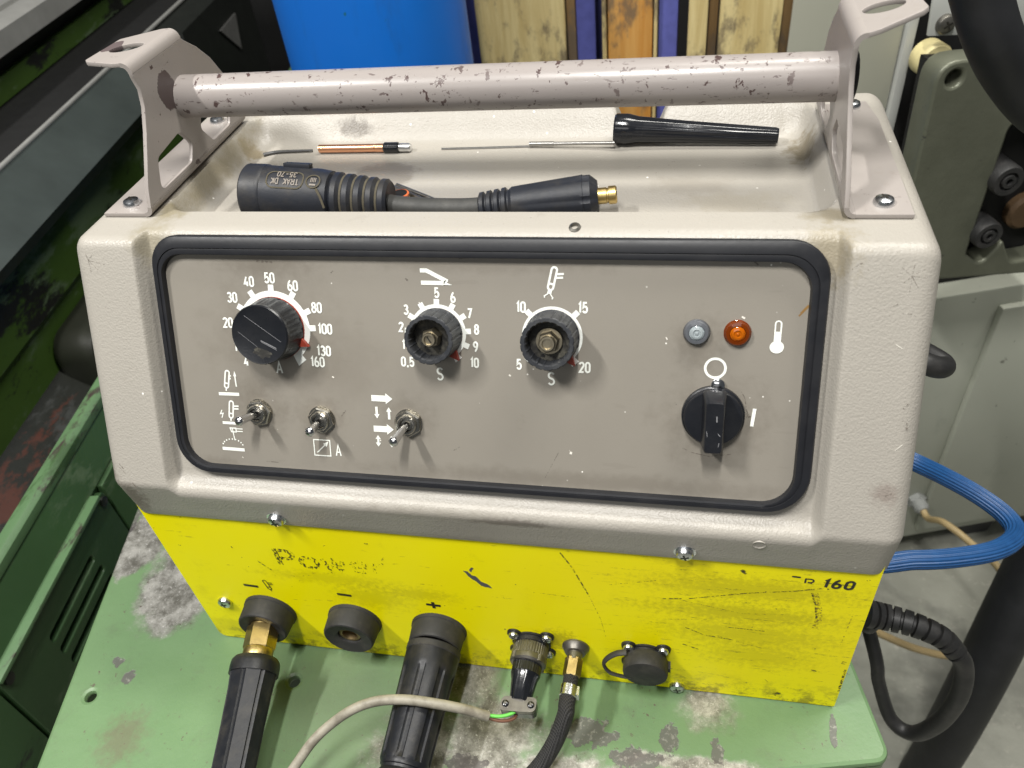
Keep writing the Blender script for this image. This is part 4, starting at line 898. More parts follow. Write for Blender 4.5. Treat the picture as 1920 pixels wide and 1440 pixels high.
# ------------------------------------------------------------------ plugs and leads on the front
def frame_axis(o, axis, ref=(0, 0, 1)):
    x, y, a = basis(axis, ref); return Fr(o, x, y, a)
pl = thing('torch_plug', 'black eight-sided torch plug with brass nut in the round socket nearest the lathe', 'plug', (-.1682, -.012, 0.0))
A = V3((-.1688, -.012, .0460)); Bq = V3((-.1555, -.1045, .0285)); ax = (Bq - A).normalized()
b = MB(); b.lathe(A + ax * -.004, ax, [(.0090, 0), (.0090, .006)], 32); b.lathe(A, ax, [(.0108, .001), (.0112, .002), (.0112, .0165), (.0104, .0175)], 6, ref=(0, 0, 1), a0=.25); b.lathe(A, ax, [(.0100, .0170), (.0104, .0180), (.0104, .0225), (.0095, .0250)], 32)
b.build('hex_nut', MAT['brass'], pl, sharp=30)
b = MB()
b.lathe(A, ax, [(.0130, .0235), (.0150, .0242), (.0164, .0262), (.0168, .0290), (.0168, .0350)], 48, caps=(True, True))
def oct_(th, t): 
    k = (th % (math.pi / 4)) - math.pi / 8; return math.cos(math.pi / 8) / math.cos(k) * (1 - (0.07 if abs(k) > 0.33 else 0))
b.lathe(A, ax, [(.0168, .0345), (.0163, .040), (.0158, .046), (.0150, .075), (.0146, .11), (.0146, .165), (.011, .168)], 96, rfun=oct_, ref=(0, 0, 1), a0=.12)
b.build('grip', MAT['black_plastic'], pl, sharp=28)
b = MB(); e_ = A + ax * .165; b.tube(smooth_path([e_, e_ + ax * .03, e_ + ax * .06 + V3((0, 0, -.03)), e_ + ax * .07 + V3((0, 0, -.10))]), .008, 16); b.build('cable', MAT['cable_rubber'], pl)

pl = thing('cable_plug', 'black fluted plug with a wide collar, in the round socket under the plus sign', 'plug', (-.041, -.012, 0.0))
A = V3((-.0410, -.0065, .0460)); Bq = V3((-.0436, -.0920, .0350)); ax = (Bq - A).normalized()
b = MB(); b.lathe(A, ax, [(.0180, .0078), (.0187, .0084), (.0187, .0122), (.0181, .0130), (.0170, .0131)], 56, caps=(True, True)); b.build('collar', MAT['black_rubber'], pl, sharp=30)
def flute(th, t):
    k = (th / (2 * math.pi) * 8) % 1; g_ = sst((t - .022) / .006) * sst((.083 - t) / .004)
    q = abs(k - .5) * 2; return 1 - g_ * (.015 * q * q - .02 * (1 - q * q) * 0 + .075 * sst((q - .70) / .06))
L_ = [.0128, .0140, .018, .021, .0225, .024, .026, .030, .04, .05, .06, .07, .078, .080, .082, .0835, .085]
b = MB(); b.lathe(A, ax, [(.0183 - .033 * max(0, t - .0128) - (.0 if t < .083 else .0008), t) for t in L_] + [(.0142, .0855), (.0140, .0870), (.0152, .0885), (.0160, .0905), (.0160, .0935), (.0150, .0955), (.0148, .0970), (.0158, .0985), (.0156, .103), (.0140, .108), (.0138, .125)], 128, rfun=flute, ref=(0, 0, 1), a0=.2)
b.build('grip', MAT['black_plastic'], pl, sharp=28)
b = MB(); e_ = A + ax * .124; b.tube(smooth_path([e_, e_ + ax * .04, e_ + ax * .07 + V3((0, 0, -.03)), e_ + ax * .08 + V3((0, 0, -.10))]), .008, 16); b.build('cable', MAT['cable_rubber'], pl)

pl = thing('control_plug', 'dull metal multi-pin plug with knurled ring, grey cable and a bare green wire', 'plug', (.0238, -.005, 0.0))
A = V3((.0240, -.0030, .0425)); Bq = V3((.0222, -.0440, .0395)); ax = (Bq - A).normalized()
def knurl(n, d): return lambda th, t: 1 - d * (1 if (th * n / (2 * math.pi)) % 1 < .45 else 0)
b = MB(); b.lathe(A, ax, [(.0108, .0005), (.0116, .0015)], 48); b.lathe(A, ax, [(.0118, .001), (.0120, .0015), (.0120, .0085), (.0116, .0090)], 160, rfun=knurl(40, .03)); b.lathe(A, ax, [(.0122, .0088), (.0124, .0095), (.0123, .0125), (.0112, .0138), (.0096, .0138)], 48)
for q in range(4):
    th = math.pi / 4 + q * math.pi / 2; x_, y_, a_ = basis(ax); b.lathe(A + (x_ * math.cos(th) + y_ * math.sin(th)) * .0122, ax, [(.0016, .0090), (.0016, .0135)], 12)
b.build('coupling_ring', MAT['dull_alloy'], pl, sharp=28)
b = MB(); b.lathe(A, ax, [(.0098, .0136), (.0098, .0205)], 120, rfun=knurl(34, .03)); b.lathe(A, ax, [(.0099, .0203), (.0094, .0225), (.0088, .0240), (.0070, .0385), (.0065, .0390)], 48, rfun=lambda th, t: 1 - .05 * (1 if (th * 6 / (2 * math.pi)) % 1 < .5 else 0))
b.build('plug_body', MAT['shiny_black'], pl, sharp=28)
CF = frame_axis(A + ax * .0415, ax)
b = MB(); KF = Fr(A + ax * .0375, V3((1, 0, 0)) - ax * ax.x, (0, 0, 1)); cx_ = KF.X
TFq = Fr(A + ax * .0415, V3((-1, -.06, 0)), ax, None)
b.prism(TFq, rrect(-.0115, .0115, -.0045, .0050, .0030), -.0062, .0002, m=0); b.prism(TFq, rrect(-.0115, .0115, -.0045, .0050, .0030), .0006, .0048, m=1)
up = TFq if TFq.Z.z > 0 else None
sgn = 1 if TFq.Z.z > 0 else -1
tf2 = Fr(TFq.o, TFq.X, TFq.Y * sgn, TFq.Z * sgn)
for q in (-1, 1): screw(b, tf2, q * .0082, .0005, .0048 if sgn > 0 else .0062, .0023, .4)
b.build('cord_clamp', [MAT['shiny_black'], MAT['dull_alloy']], pl)
def CZ(u, v, z): return at_z(u, v, z)
b = MB(); b.tube(smooth_path([CZ(525, 1475, .030), CZ(555, 1434, .036), CZ(585, 1392, .043), CZ(618, 1360, .048), CZ(660, 1331, .056), CZ(705, 1315, .0595), CZ(760, 1312, .0605), CZ(820, 1320, .0585), CZ(870, 1330, .052), CZ(915, 1343, .043)], 8), .0032, 14)
b.build('cable_sheath', MAT['grey_sheath'], pl)
b = MB(); b.tube(smooth_path([CZ(912, 1341, .044), CZ(940, 1343, .042), CZ(965, 1335, .041), CZ(976, 1322, .040)], 6), .0011, 10); b.build('green_wire', MAT['green_wire'], pl)
b = MB(); b.tube(smooth_path([CZ(912, 1345, .042), CZ(940, 1352, .039), CZ(963, 1347, .037), CZ(974, 1330, .037)], 6), .0011, 10); b.build('brown_wire', MAT['brown_wire'], pl)

pl = thing('gas_hose', 'black braided gas hose with brass hexagon nut and steel clamp, screwed to the yellow plate', 'hose', (.054, -.012, 0.0))
A = V3((.0540, -.0085, .0428)); ax = (V3((.0528, -.0300, .0400)) - A).normalized()
b = MB(); b.lathe(A, ax, [(.0054, 0), (.0060, .0008), (.0060, .0120), (.0055, .0128)], 6, ref=(1, 0, 0)); b.build('hex_nut', MAT['brass'], pl, sharp=25)
b = MB(); b.tube(smooth_path([A + ax * .0120, A + ax * .0170, A + ax * .024, A + ax * .031, CZ(1060, 1340, .036), CZ(1042, 1388, .024), CZ(1012, 1436, .014), CZ(968, 1480, .010), CZ(900, 1530, .009), V3((-.02, -.150, .004)), V3((-.03, -.185, -.035)), V3((-.032, -.195, -.12))], 8), lambda t: .0050 + .0004 * sst((t - .10) / .08), 24)
b.build('hose', MAT['braid'], pl)
b = MB(); o = A + ax * .0185; b.lathe(o, ax, [(.0054, 0), (.0058, .0003), (.0058, .0072), (.0054, .0075)], 40); b.box(Fr(o, (1, 0, 0), (0, 0, 1), (0, -1, 0)), .0050, .0066, -.005, .002, .0008, .0068); b.build('hose_clamp', MAT['zinc'], pl, sharp=30)

# ------------------------------------------------------------------ things lying in the tray
ZF = 0.3041
ld = thing('adapter_lead', 'short adapter lead with black ribbed socket and brass-pinned plug, lying in the tray', 'adapter lead', (-.05, .115, ZF))
A = V3((-.1395, .1120, ZF + .0168)); Bq = V3((-.0550, .1130, ZF + .0112)); ax = (Bq - A).normalized(); L = (Bq - A).length
b = MB(); pr = [(.0158, 0), (.0170, .0012), (.0172, .010), (.0170, .0125), (.0166, .013), (.0160, .045), (.0150, .052)]
for k in range(5):
    t0 = .053 + k * .0068; rr = .0146 - k * .0006; pr += [(rr - .0016, t0), (rr, t0 + .0016), (rr, t0 + .0044), (rr - .0016, t0 + .0060)]
pr += [(.0078, L + .0005)]
b.lathe(A, ax, pr, 56); b.lathe(A - ax * .0002, ax, [(.0135, 0), (.0134, -.0001)], 40, m=1)
# raised lettering pad and key on the side facing up
RF = Fr(A, ax, V3((0, .55, .83)) - ax * ax.dot(V3((0, .55, .83))))
def side(rad, ang, along):  # point on the body: ang from straight up towards the viewer
    x_, y_, a_ = basis(ax, (0, 0, 1)); vv = x_ * math.cos(ang) - y_ * math.sin(ang)
    return vv
vn = (V3((0, -.52, .854))); vn = (vn - ax * vn.dot(ax)).normalized()
LF = Fr(A + vn * 0.0, ax, vn.cross(ax), vn)
class Wrap:      # lettering wrapped round the body
    def __call__(s, x, y, h=0): 
        r0 = .01665 - .0185 * max(0, x - .013); th = y / r0
        return A + ax * x + (vn * math.cos(th) + vn.cross(ax) * math.sin(th)) * (r0 + h)
WF = Wrap()
pad = rrect(.0175, .0390, -.0042, .0062, .004)
for k, yy in enumerate(frange(-.0042, .0052, 6)): pass
b.stroke(WF, pad, .0008, .0003, True, m=2)
text(b, WF, 'TRAK DK', .0285, -.0005, .0033, .0006, .00045, sx=1.0, gap=.25, turn=1, m=3); text(b, WF, '35-70', .0290, .0042, .0033, .0006, .00045, sx=1.0, gap=.25, turn=1, m=3)
b.stroke(WF, arc(.0450, .0008, .0040, .0040, 0, 345, 23), .0008, .0004, True, m=2); b.stroke(WF, [(.0432, -.0015), (.0468, -.0015)], .0010, .0004, m=3)
for k in range(4): b.stroke(WF, [(.0438 + k * .0009, .0000), (.0438 + k * .0009, .0028)], .0005, .00045, m=3)
b.stroke(WF, [(.0472, -.0035), (.0500, -.008), (.0520, -.014)], .0014, .0003, m=2)
for k in range(4):
    t0 = .0595 + k * .0068
    b.lathe(A, ax, [(.0134 - .0006 * k, t0), (.0134 - .0006 * k, t0 + .0012)], 40, m=2, caps=(False, False))
b.build('socket_coupling', [MAT['coupling_rubber'], MAT['void_black'], MAT['mud'], MAT['scratch_dark']], ld, sharp=35)
b = MB(); b.box(Fr(A + V3((0, .006, .0145)), ax, V3((0, 1, -.35))), .024, .040, -.0025, .0025, 0, .0030); b.build('key_rib', MAT['coupling_rubber'], ld, bevel=.0006)
C0 = V3((.0000, .1080, ZF + .0095)); C1 = V3((.0615, .1140, ZF + .0126)); ax2 = (C1 - C0).normalized(); L2 = (C1 - C0).length
b = MB(); b.tube(smooth_path([Bq - ax * .004 - V3((0, 0, .0020)), V3((-.045, .1100, ZF + .0090)), V3((-.027, .1085, ZF + .0088)), C0 - V3((.008, .0, .0006)), C0 + ax2 * .006]), .0058, 20); b.build('cable', MAT['cable_rubber'], ld)
b = MB(); pr = [(.0066, 0)]
for k in range(4):
    t0 = .0005 + k * .0042; rr = .0082 + k * .0004; pr += [(rr, t0 + .0004), (rr + .0003, t0 + .0024), (rr - .0012, t0 + .0034), (rr - .0012, t0 + .0040)]
pr += [(.0096, .0190), (.0100, .024), (.0121, L2 - .006), (.0123, L2 - .004), (.0119, L2 - .0038), (.0119, L2), (.0085, L2 + .0040)]
b.lathe(C0, ax2, pr, 56, rfun=lambda th, t: 1 - (.06 * sst((t - .022) / .01) * (1 if (th * 6 / 6.2832) % 1 < .25 else 0))); b.build('plug_sleeve', MAT['coupling_rubber'], ld, sharp=30)
b = MB(); b.lathe(C1, ax2, [(.0044, .0038), (.0044, .0085), (.0040, .0088), (.0040, .0095), (.0049, .0098), (.0049, .0135), (.0042, .0142), (.0001, .0142)], 28); b.build('brass_pin', MAT['brass'], ld, sharp=30)

def TZ(u, v, z): return at_z(u, v, z)
A = V3((.0672, .2058, ZF + .0097)); Bq = V3((.1660, .2005, ZF + .0054)); ax = (Bq - A).normalized(); L = (Bq - A).length
b = MB(); b.lathe(A, ax, [(.0062, .0002), (.0086, 0), (.0092, .0010), (.0094, .0075), (.0088, .0110), (.0080, .0145), (.0066, .045), (.0050, L - .002), (.0044, L), (.0001, L)], 48, rfun=lambda th, t: 1 - .07 * sst((t - .012) / .006) * (1 if (th * 10 / 6.2832) % 1 < .3 else 0)); 
tag(b.build('torch_back_cap', MAT['shiny_black'], sharp=28), 'long tapered shiny black torch cap lying along the back of the tray', 'torch cap')
b = MB(); b.tube([TZ(993, 270, ZF + .0022), TZ(1153, 268, ZF + .0040)], .0012, 12); b.lathe(TZ(993, 270, ZF + .0022), TZ(1153, 268, ZF + .0040) - TZ(993, 270, ZF + .0022), [(.0015, 0), (.0015, .016)], 12)
tag(b.build('tungsten_electrode', MAT['steel_rod']), 'straight thin grey tungsten electrode sticking out of the black torch cap', 'electrode')
b = MB(); b.tube([TZ(828, 279, ZF + .0006), TZ(905, 277, ZF + .0006), TZ(1000, 274, ZF + .0006)], .0007, 8)
tag(b.build('filler_wire', MAT['steel_rod']), 'hair-thin bright wire at the back of the tray, beside the grey electrode', 'wire')
ct = thing('collet', 'copper tube collet with a black collar and silver tip at the back of the tray', 'collet', TZ(680, 277, ZF))
A = TZ(598, 279, ZF + .0030); Bq = TZ(720, 277, ZF + .0030); ax = (Bq - A).normalized(); L = (Bq - A).length
b = MB(); b.lathe(A, ax, [(.0018, 0), (.0027, .0004), (.0027, L * .86), (.0024, L * .87), (.0028, L * .88), (.0028, L)], 28); b.build('copper_tube', MAT['copper'], ct, sharp=30)
b = MB(); b.lathe(A, ax, [(.0030, L), (.0036, L + .0008), (.0036, L + .0100), (.0030, L + .0106)], 28); b.build('collar', MAT['shiny_black'], ct, sharp=30)
b = MB(); b.lathe(A, ax, [(.0026, L + .0105), (.0029, L + .0112), (.0028, L + .0180), (.0022, L + .0188)], 28); b.build('tip', MAT['aluminium'], ct, sharp=30)
b = MB(); b.tube(smooth_path([TZ(494, 290, ZF + .0012), TZ(520, 285, ZF + .0012), TZ(560, 283, ZF + .0012), TZ(586, 282, ZF + .0012)], 4), lambda t: .0013 - .0005 * t, 10)
tag(b.build('bent_pin', MAT['zinc_dark']), 'small bent dark pin lying at the left end of the tray back', 'pin')
for k, (p0, p1, r0) in enumerate([((703, 336), (806, 380), .0014), ((744, 347), (838, 384), .0013)]):
    b = MB(); b.tube([TZ(*p0, ZF + r0), TZ(*p1, ZF + r0)], r0, 12)
    tag(b.build('electrode_stub', MAT['steel_rod']), ['longer grey electrode rod showing behind the ribbed socket coupling', 'shorter grey electrode rod nearest the adapter cable'][k], 'electrode', 'loose electrodes behind the adapter lead')
gt = thing('gland_nut', 'small brass fitting with an orange sealing ring behind the adapter cable', 'fitting', TZ(752, 368, ZF))
A = TZ(753, 380, ZF); 
b = MB(); b.lathe(A, (0, 0, 1), [(.0058, 0), (.0058, .004), (.0048, .0045)], 24); b.build('fitting_body', MAT['brass'], gt)
b = MB(); b.lathe(A, (0, 0, 1), [(.0044, .0046), (.0056, .0050), (.0056, .0060), (.0046, .0064)], 28, caps=(True, False)); b.lathe(A, (0, 0, 1), [(.0046, .0062), (.0040, .0052), (.0001, .0050)], 24, m=1); b.build('seal_ring', [MAT['orange_ring'], MAT['void_black']], gt)
# ------------------------------------------------------------------ old lathe on the left
Dv = V3((-0.15354528, 0.98814161, 0)); Nv = V3((0.98814161, 0.15354528, 0))
def LFR(D): return Fr(Nv * (0.06464 - D), Dv, (0, 0, 1), Nv)
lat = thing('lathe', 'old dark green lathe with grey ways and rusty tray beside the workbench', 'lathe', tuple(LFR(0.75)(0.4, 0)[:2]) + (FL,))
LB = LFR(0.0)
def LP(D, z): return (-D, z)     # profile point (towards viewer, height)
A0, A1 = -0.55, 1.55
def extr(name, prof, mat, a0=A0, a1=A1, bevel=0.0):
    m_ = MB(); m_.rings([[LB(a, z, -D) for D, z in prof] for a in (a0, a1)]); return m_.build(name, MAT[mat], lat, bevel=bevel)
extr('lower_cabinet', [(.513, FL), (1.0, FL), (1.0, -.10), (.60, -.145), (.545, -.07), (.513, -.07)], 'lathe_green')
F5 = LFR(0.5)
pa = F5.px(50, 1335)[0]; pb = F5.px(215, 955)[0]
slots = []
for (u0, v0), (u1, v1) in (((97, 1200), (175, 1045)), ((118, 1222), (193, 1062)), ((138, 1240), (212, 1078))):
    x0, y0 = F5.px(u0, v0); x1, y1 = F5.px(u1, v1); y = (y0 + y1) / 2; slots.append(rrect(x0, x1, y - .0045, y + .0045, .0035, 4))
plate(F5, rrect(pa, pb, -.62, -.0555, .004), slots, -.012, 0.0, bevel=.0015).build('slotted_door', MAT['lathe_green'], lat)
m_ = MB(); m_.box(F5, pa + .004, pb - .004, -.60, -.06, -.0128, -.0122); m_.build('door_shadow_gap', MAT['void_black'], lat)
for a0_, a1_ in ((A0, pa - .004), (pb + .004, A1)):
    m_ = MB(); m_.box(F5, a0_, a1_, FL, -.0525, -.012, 0); m_.build('side_panel', MAT['lathe_green'], lat, bevel=.001)
m_ = MB(); m_.box(F5, pa, pb - .012, -.0535, -.0485, -.010, .0055); m_.build('door_rim', MAT['lathe_lip'], lat, bevel=.0015)
for u, v in ((15, 1272), (192, 940)):
    x, y = F5.px(u, v); m_ = MB(); m_.lathe(F5(x, y, 0), Nv, [(.0055, 0), (.0055, .0025), (.002, .003)], 20); m_.build('door_bolt', MAT['lathe_trough'], lat)
extr('front_skirt', [(.505, -.050), (.513, -.070), (.545, -.070), (.535, -.012), (.522, -.012)], 'lathe_green')
extr('tray_lip', [(.518, -.016), (.518, -.006), (.523, -.002), (.534, -.003), (.536, -.010), (.530, -.017)], 'lathe_lip', bevel=.0015)
extr('chip_tray', [(.533, -.018), (.548, -.068), (.60, -.140), (.66, -.140), (.71, -.098), (.74, -.11), (.74, -.16), (.60, -.16), (.54, -.08), (.532, -.02)], 'lathe_trough')
extr('bed_casting', [(.700, -.12), (.700, -.045), (.688, -.030), (.688, .030), (.705, .062), (.90, .062), (.90, -.12)], 'lathe_green_bright', a1=1.12)
extr('end_housing', [(.645, -.10), (.645, .132), (.69, .137), (.90, .137), (.90, -.10)], 'housing_black', a0=1.125, a1=1.5)
F69 = LFR(0.688)
m_ = MB(); q = F69.px(150, 655); m_.prism(F69, rrect(q[0] - .045, q[0] + .16, q[1] - .062, q[1] + .045, .035, 8), -.01, .05); m_.build('gear_cover', MAT['olive_dark'], lat, bevel=.014)
qa = LFR(.67).px(330, 100)[0]
extr('apron', [(.655, .070), (.6395, .0925), (.698, .1395), (.704, .135)], 'slate_paint', a1=1.12)
m_ = MB(); m_.tube([LB(A0, .1415, -.7000), LB(A1, .1415, -.7000)], .0034, 16); m_.build('feed_rail', MAT['ground_steel'], lat)
extr('saddle_recess', [(.706, .136), (.74, .142), (.83, .146), (.83, .065), (.706, .065)], 'void_black')
extr('green_strip', [(.802, .147), (.802, .176), (.86, .176), (.86, .147)], 'lathe_green_bright')
extr('bed_side', [(.815, .176), (.805, .208), (.90, .208), (.90, .176)], 'olive_dark')
extr('slide_way', [(.775, .208), (.775, .236), (.787, .2415), (.812, .2415), (.814, .234), (.822, .234), (.824, .2435), (1.0, .2435), (1.0, .208)], 'ground_steel')
m_ = MB(); tf_ = LFR(.6445); t3 = [tf_.px(u, v) for u, v in ((410, 58), (438, 25), (450, 92))]
m_.prism(tf_, t3, 0.0005, .004); m_.build('gusset', MAT['grey_plate'], lat)

# ------------------------------------------------------------------ gas cylinder
gy = 0.66; gl = at_y(533, 20, gy).x; gr = at_y(872, 20, gy).x; gx, grad = (gl + gr) / 2, (gr - gl) / 2 * .985
gc = thing('gas_cylinder', 'bright blue steel gas cylinder standing behind the machine, left of the wooden pallet', 'gas cylinder', (gx, gy, FL))
b = MB(); b.lathe((gx, gy, FL), (0, 0, 1), [(grad * .9, 0), (grad, .02), (grad, 1.15), (grad * .93, 1.22), (grad * .7, 1.28), (grad * .35, 1.31), (.03, 1.33)], 72); b.build('shell', MAT['cylinder_paint'], gc)
b = MB(); b.lathe((gx, gy, FL), (0, 0, 1), [(.028, 1.325), (.028, 1.36), (.018, 1.365), (.018, 1.41), (.028, 1.415), (.028, 1.44)], 24); b.build('valve', MAT['brass'], gc)

# ------------------------------------------------------------------ wooden pallet standing on edge
py_ = 0.86
def PX(u): return at_y(u, 95, py_).x
pal = thing('wooden_pallet', 'wooden pallet with blue painted stringers standing on edge behind the machine', 'pallet', ((PX(880) + PX(1475)) / 2, py_, FL))
WFm = Fr((0, py_, 0), (1, 0, 0), (0, 0, 1), (0, -1, 0))
for u0, u1, z0, z1, h0, h1, mt in [(868, 884, FL, .42, .0, .02, 'pallet_wood'), (906, 1066, FL, .42, .0, .022, 'pallet_wood'), (1067, 1084, FL, .42, -.02, .012, 'pallet_wood_dark'), (1131, 1140, FL, .42, -.02, .018, 'pallet_wood'), (1141, 1224, FL, .42, -.01, .012, 'pallet_wood_orange'), (1225, 1233, FL, .42, -.02, .018, 'pallet_wood'),
                                   (1287, 1323, FL, .42, .0, .022, 'pallet_wood'), (1324, 1342, FL, .42, -.02, .004, 'pallet_wood_dark'), (1343, 1456, FL, .42, .0, .022, 'pallet_wood'), (1457, 1476, FL, .42, -.03, .006, 'pallet_wood_dark')]:
    b = MB(); b.box(WFm, PX(u0) + .0005, PX(u1) - .0005, z0 + random.uniform(0, .02), z1 + random.uniform(-.02, .02), h0, h1); b.build('plank', MAT[mt], pal, bevel=.0025)
for u0, u1 in ((885, 906), (1084, 1119), (1234, 1269)):
    b = MB(); b.box(WFm, PX(u0), PX(u1), FL, .40, -.09, .008); b.build('stringer', MAT['pallet_blue'], pal, bevel=.003)
b = MB(); b.box(WFm, PX(868), PX(1476), FL + .3, FL + .42, -.115, -.092); b.build('back_board', MAT['pallet_wood_dark'], pal)
b = MB(); b.box(WFm, PX(868), PX(1476), .20, .32, -.115, -.092); b.build('back_board', MAT['pallet_wood_dark'], pal)

# ------------------------------------------------------------------ cream cabinet on the right with its mechanism
E = V3((.953, .302, 0)).normalized(); Mn = V3((.302, -.953, 0)).normalized()
CBF = Fr((.55, .70, 0), E, (0, 0, 1), Mn)
cab = thing('machine_cabinet', 'tall cream and grey cabinet with a black opening, behind the blue hose', 'cabinet', (.75, .85, FL))
cl = CBF.px(1482, 40)[0]; cs = CBF.px(1694, 150)[0]; zb_ = CBF.px(1780, 992)[1]; ztop = .62
zl = CBF.px(1740, 560)[1]
_p = CBF(cl, .2, 0) - CAM; _p.z = 0
clb = cl + _p.dot(E) / -_p.dot(Mn) * .45 + .012
def slab(x1, z0, z1): m_ = MB(); m_.rings([[CBF(cl, z, 0), CBF(x1, z, 0), CBF(x1, z, -.45), CBF(clb, z, -.45)] for z in (z0, z1)]); return m_
b = slab(cs - .012, zl, ztop); b.build('upper_body', MAT['cream_paint'], cab, bevel=.004)
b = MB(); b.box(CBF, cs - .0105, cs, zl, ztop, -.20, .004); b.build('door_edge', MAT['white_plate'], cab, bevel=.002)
b = MB(); b.box(CBF, cs + .001, cs + .9, zl, ztop, -.45, -.030); b.build('dark_opening', MAT['void_black'], cab)
b = slab(cs + .9, zb_, zl - .002); b.build('lower_body', MAT['cabinet_grey'], cab, bevel=.004)
xd = CBF.px(1822, 700)[0]; b = MB(); b.box(CBF, xd, cs + .85, zb_ + .03, zl - .03, .0005, .012); b.build('reflection_band_panel', MAT['cabinet_grey'], cab, bevel=.003)  # raised panel added to stand for a reflection band on the cabinet
for x in (cl + .03, CBF.px(1845, 990)[0], cs + .6):
    b = MB(); b.prism(CBF, [(x - .03, FL), (x + .03, FL), (x + .045, zb_ - .001), (x - .045, zb_ - .001)], -.12, -.02); b.build('foot', MAT['chassis_grey'], cab)
GLx, GLz = CBF.px(1716, 935)
b = MB(); b.lathe(CBF(GLx, GLz, 0), Mn, [(.016, 0), (.016, .008), (.014, .010)], 6); b.lathe(CBF(GLx, GLz, 0), Mn, [(.0125, .009), (.0125, .022), (.008, .028)], 24); b.build('cable_gland', MAT['grey_gland'], cab, sharp=30)
x, z = CBF.px(1876, 972); b = MB(); screw(b, CBF, x, z, 0, .008); b.build('cabinet_screw', SCR, cab)
# white plate with a screw
WPF = Fr(CBF(0, 0, .035), E, (0, 0, 1), Mn)
b = MB(); b.prism(WPF, [WPF.px(u, v) for u, v in ((1736, 66), (1752, -40), (1960, -70), (1960, 50), (1826, 62))], 0, .004)
b.build('white_plate', MAT['white_plate'], cab, bevel=.001)
x, z = WPF.px(1767, 42); b = MB(); screw(b, WPF, x, z, .004, .0095, .5); b.build('plate_screw', [MAT['dull_alloy'], MAT['black_ink']], cab)
# cast bracket with rollers
BF = Fr(CBF(0, 0, .085), E, (0, 0, 1), Mn)
bp = [BF.px(u, v) for u, v in ((1762, 116), (1712, 335), (1668, 532), (1985, 508), (1985, 96))]
bo = round_poly(bp, [.022, .01, .02, .02, .02], 6)
sl = round_poly([BF.px(u, v) for u, v in ((1896, 232), (1960, 215), (1960, 482), (1895, 492), (1882, 450), (1838, 497), (1812, 478))], [.012, .01, .01, .012, .004, .010, .010], 5)
brk = thing('cast_bracket', 'dark grey cast metal bracket with black rollers in its slot, on the cream cabinet', 'bracket', BF(*bp[1], -.05))
xh, zh = BF.px(1790, 148); hole_ = arc(xh, zh, .0085, .0085, 0, 345, 20)
plate(BF, bo, [sl, hole_], -.030, 0, bevel=.0032).build('casting', MAT['cast'], brk, sharp=50)
b = MB(); b.prism(BF, [(x + (0.012 if i in (0, 1, 2) else 0), z - (0.012 if i in (0, 4) else -.012)) for i, (x, z) in enumerate(bp)], -.052, -.0455 + .015); b.build('back_plate', MAT['void_black'], brk)
for u, v, rr in ((1888, 338, .0175), (1851, 440, .0165)):
    x, z = BF.px(u, v, .006); rl = MB(); rl.lathe(BF(x, z, -.03), Mn, [(rr * .8, 0), (rr, .004), (rr, .036), (rr * .92, .040), (rr * .6, .040), (rr * .55, .036), (rr * .45, .036), (rr * .42, .041), (rr * .22, .041), (rr * .18, .035), (.0001, .035)], 40)
    rl.build('roller', MAT['roller_black'], brk, sharp=30)
x, z = BF.px(1945, 415); b = MB(); b.lathe(BF(x, z, -.044), Mn, [(.020, 0), (.022, .004), (.022, .022), (.018, .026), (.001, .027)], 32); b.build('wooden_wheel', MAT['wood_roller'], brk)
x, z = BF.px(1757, 118, -.05); b = MB(); b.lathe(BF(x, z, -.075), Mn, [(.016, 0), (.018, .003), (.018, .021), (.016, .024), (.001, .024)], 36); b.build('nylon_bush', MAT['yellow_nylon'], brk)

# ------------------------------------------------------------------ hoses and cables on the right
def AY(u, v, y): return at_y(u, v, y)
b = MB(); n_ = 7
pth = smooth_path([AY(1822, -80, .30), AY(1838, -10, .30), AY(1858, 60, .30), AY(1890, 130, .31), AY(1940, 195, .32), AY(2010, 250, .34), AY(2090, 330, .38), AY(2110, 480, .44), AY(2080, 700, .46), AY(2020, 900, .42), AY(1945, 1050, .38), AY(1880, 1180, .34), AY(1825, 1290, .31), AY(1765, 1400, .29), AY(1700, 1500, .28), AY(1620, 1600, .27)], 6)
b.tube(pth, lambda t: .0215 + .015 * sst((t - .30) / .25), 28, flat=0.8)
tag(b.build('cable_sleeve', MAT['leather_black']), 'thick black leather cable sleeve hanging past the cast bracket down to the floor', 'cable sleeve')
def ribbed(th_n): return th_n
bh = MB(); path = smooth_path([V3((.12, .236, .125)), V3((.14, .262, .120)), V3((.20, .262, .108)), AY(1660, 842, .225), AY(1705, 862, .20), AY(1770, 893, .195), AY(1830, 926, .185), AY(1880, 962, .170), AY(1903, 992, .155), AY(1898, 1014, .140), AY(1860, 1034, .125), AY(1790, 1046, .115), AY(1715, 1050, .110), AY(1612, 1046, .112), V3((.243, .16, .034)), V3((.240, .22, .038)), V3((.19, .264, .05)), V3((.15, .255, .06)), V3((.14, .236, .06))], 8)
rings_ = []; xv = None
for i, p_ in enumerate(path):
    t_ = (path[min(i + 1, len(path) - 1)] - path[max(i - 1, 0)]).normalized()
    if xv is None: xv = basis(t_)[0]
    xv = (xv - t_ * xv.dot(t_)).normalized(); yv_ = t_.cross(xv)
    rings_.append([p_ + (xv * math.cos(2 * math.pi * j / 72) + yv_ * math.sin(2 * math.pi * j / 72)) * (.0073 if j % 4 < 2 else .0068) for j in range(72)])
bh.rings(rings_); tag(bh.build('blue_hose', MAT['hose_blue'], sharp=25), 'blue ribbed hose bent in a loop beside the welding machine', 'hose')
pc = thing('power_cable', 'black power cable with a ribbed bend protector hanging in a loop beside the yellow plate', 'power cable', AY(1640, 1160, .10))
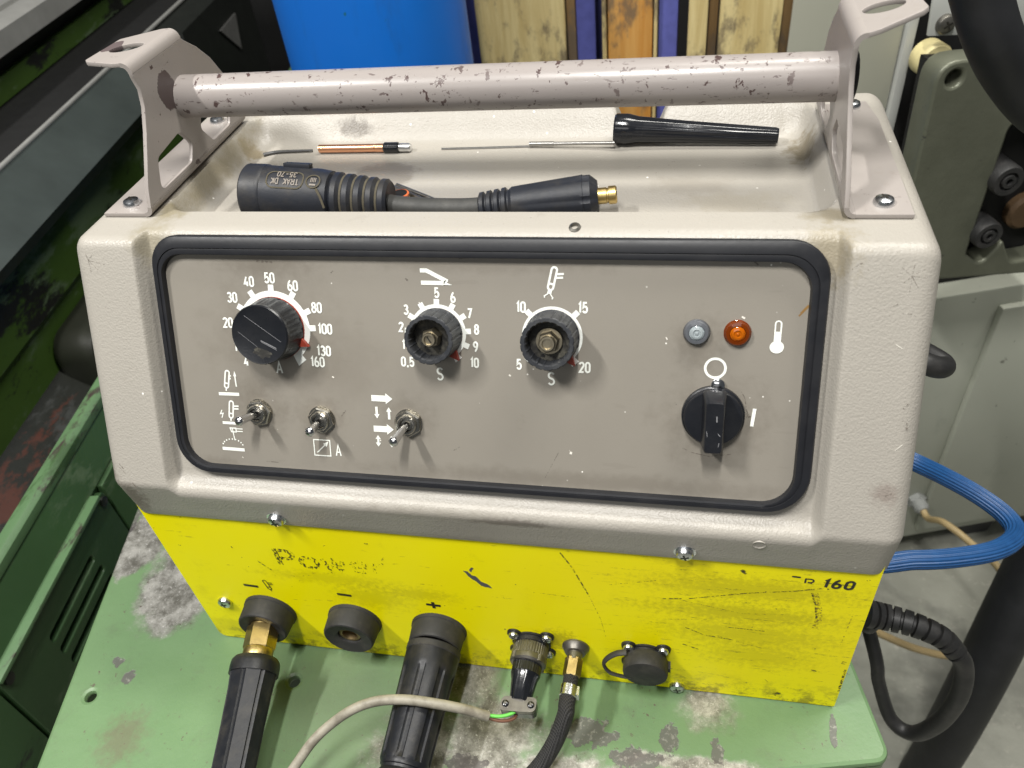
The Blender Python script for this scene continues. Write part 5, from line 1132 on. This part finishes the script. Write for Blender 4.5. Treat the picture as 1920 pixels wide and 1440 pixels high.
bp_ = smooth_path([AY(1625, 1150, .105), AY(1665, 1158, .105), AY(1715, 1172, .10), AY(1765, 1195, .095), AY(1795, 1225, .09)], 30)
rr_ = lambda t: (.0112 - .0030 * t) * (1.0 if (t * 10) % 1 < .68 else .72)
b = MB(); b.tube(bp_, rr_, 28); b.build('bend_protector', MAT['black_hose_rubber'], pc, sharp=50)
b = MB(); b.tube(smooth_path([V3((.14, .236, .07)), V3((.17, .265, .065)), V3((.225, .262, .045)), V3((.250, .20, .012)), AY(1618, 1149, .115), AY(1640, 1153, .105)]), .0078, 18); b.build('cable', MAT['black_hose_rubber'], pc)
b = MB(); b.tube(smooth_path([AY(1780, 1210, .093), AY(1806, 1245, .09), AY(1800, 1300, .085), AY(1765, 1350, .085), AY(1715, 1375, .09), AY(1672, 1350, .10), AY(1648, 1280, .115), AY(1634, 1200, .130), V3((.238, .225, .0)), V3((.21, .262, .030)), V3((.18, .236, .035))], 8), lambda t: .0074 - .0016 * sst((t - .3) / .3), 20); b.build('cable', MAT['black_hose_rubber'], pc)
b = MB(); b.tube(smooth_path([V3((.16, .236, .24)), V3((.19, .258, .235)), AY(1650, 612, .225), AY(1690, 640, .20), AY(1735, 663, .195), AY(1764, 680, .19), AY(1768, 688, .185), AY(1750, 687, .180), AY(1715, 672, .185), AY(1668, 645, .215), V3((.19, .262, .19)), V3((.17, .236, .185))], 8), .0078, 24)
tag(b.build('looped_cable', MAT['black_hose_rubber']), 'tight bend of black cable sticking out from behind the hood above the blue hose', 'cable')
g0 = CBF(GLx, GLz, .024); q1 = at_z(1650, 1190, FL + .30)
b = MB(); b.tube(smooth_path([g0, g0 + Mn * .02, AY(1770, 980, .62), AY(1822, 1020, .58), AY(1880, 1080, .52), AY(1870, 1180, .45), AY(1800, 1227, .42), AY(1730, 1220, .41), AY(1650, 1188, .40), AY(1560, 1140, .40)], 8), .0056, 12)
tag(b.build('beige_cable', MAT['beige_cable']), 'thin beige cable running from the grey gland low on the cabinet towards the machine', 'cable')
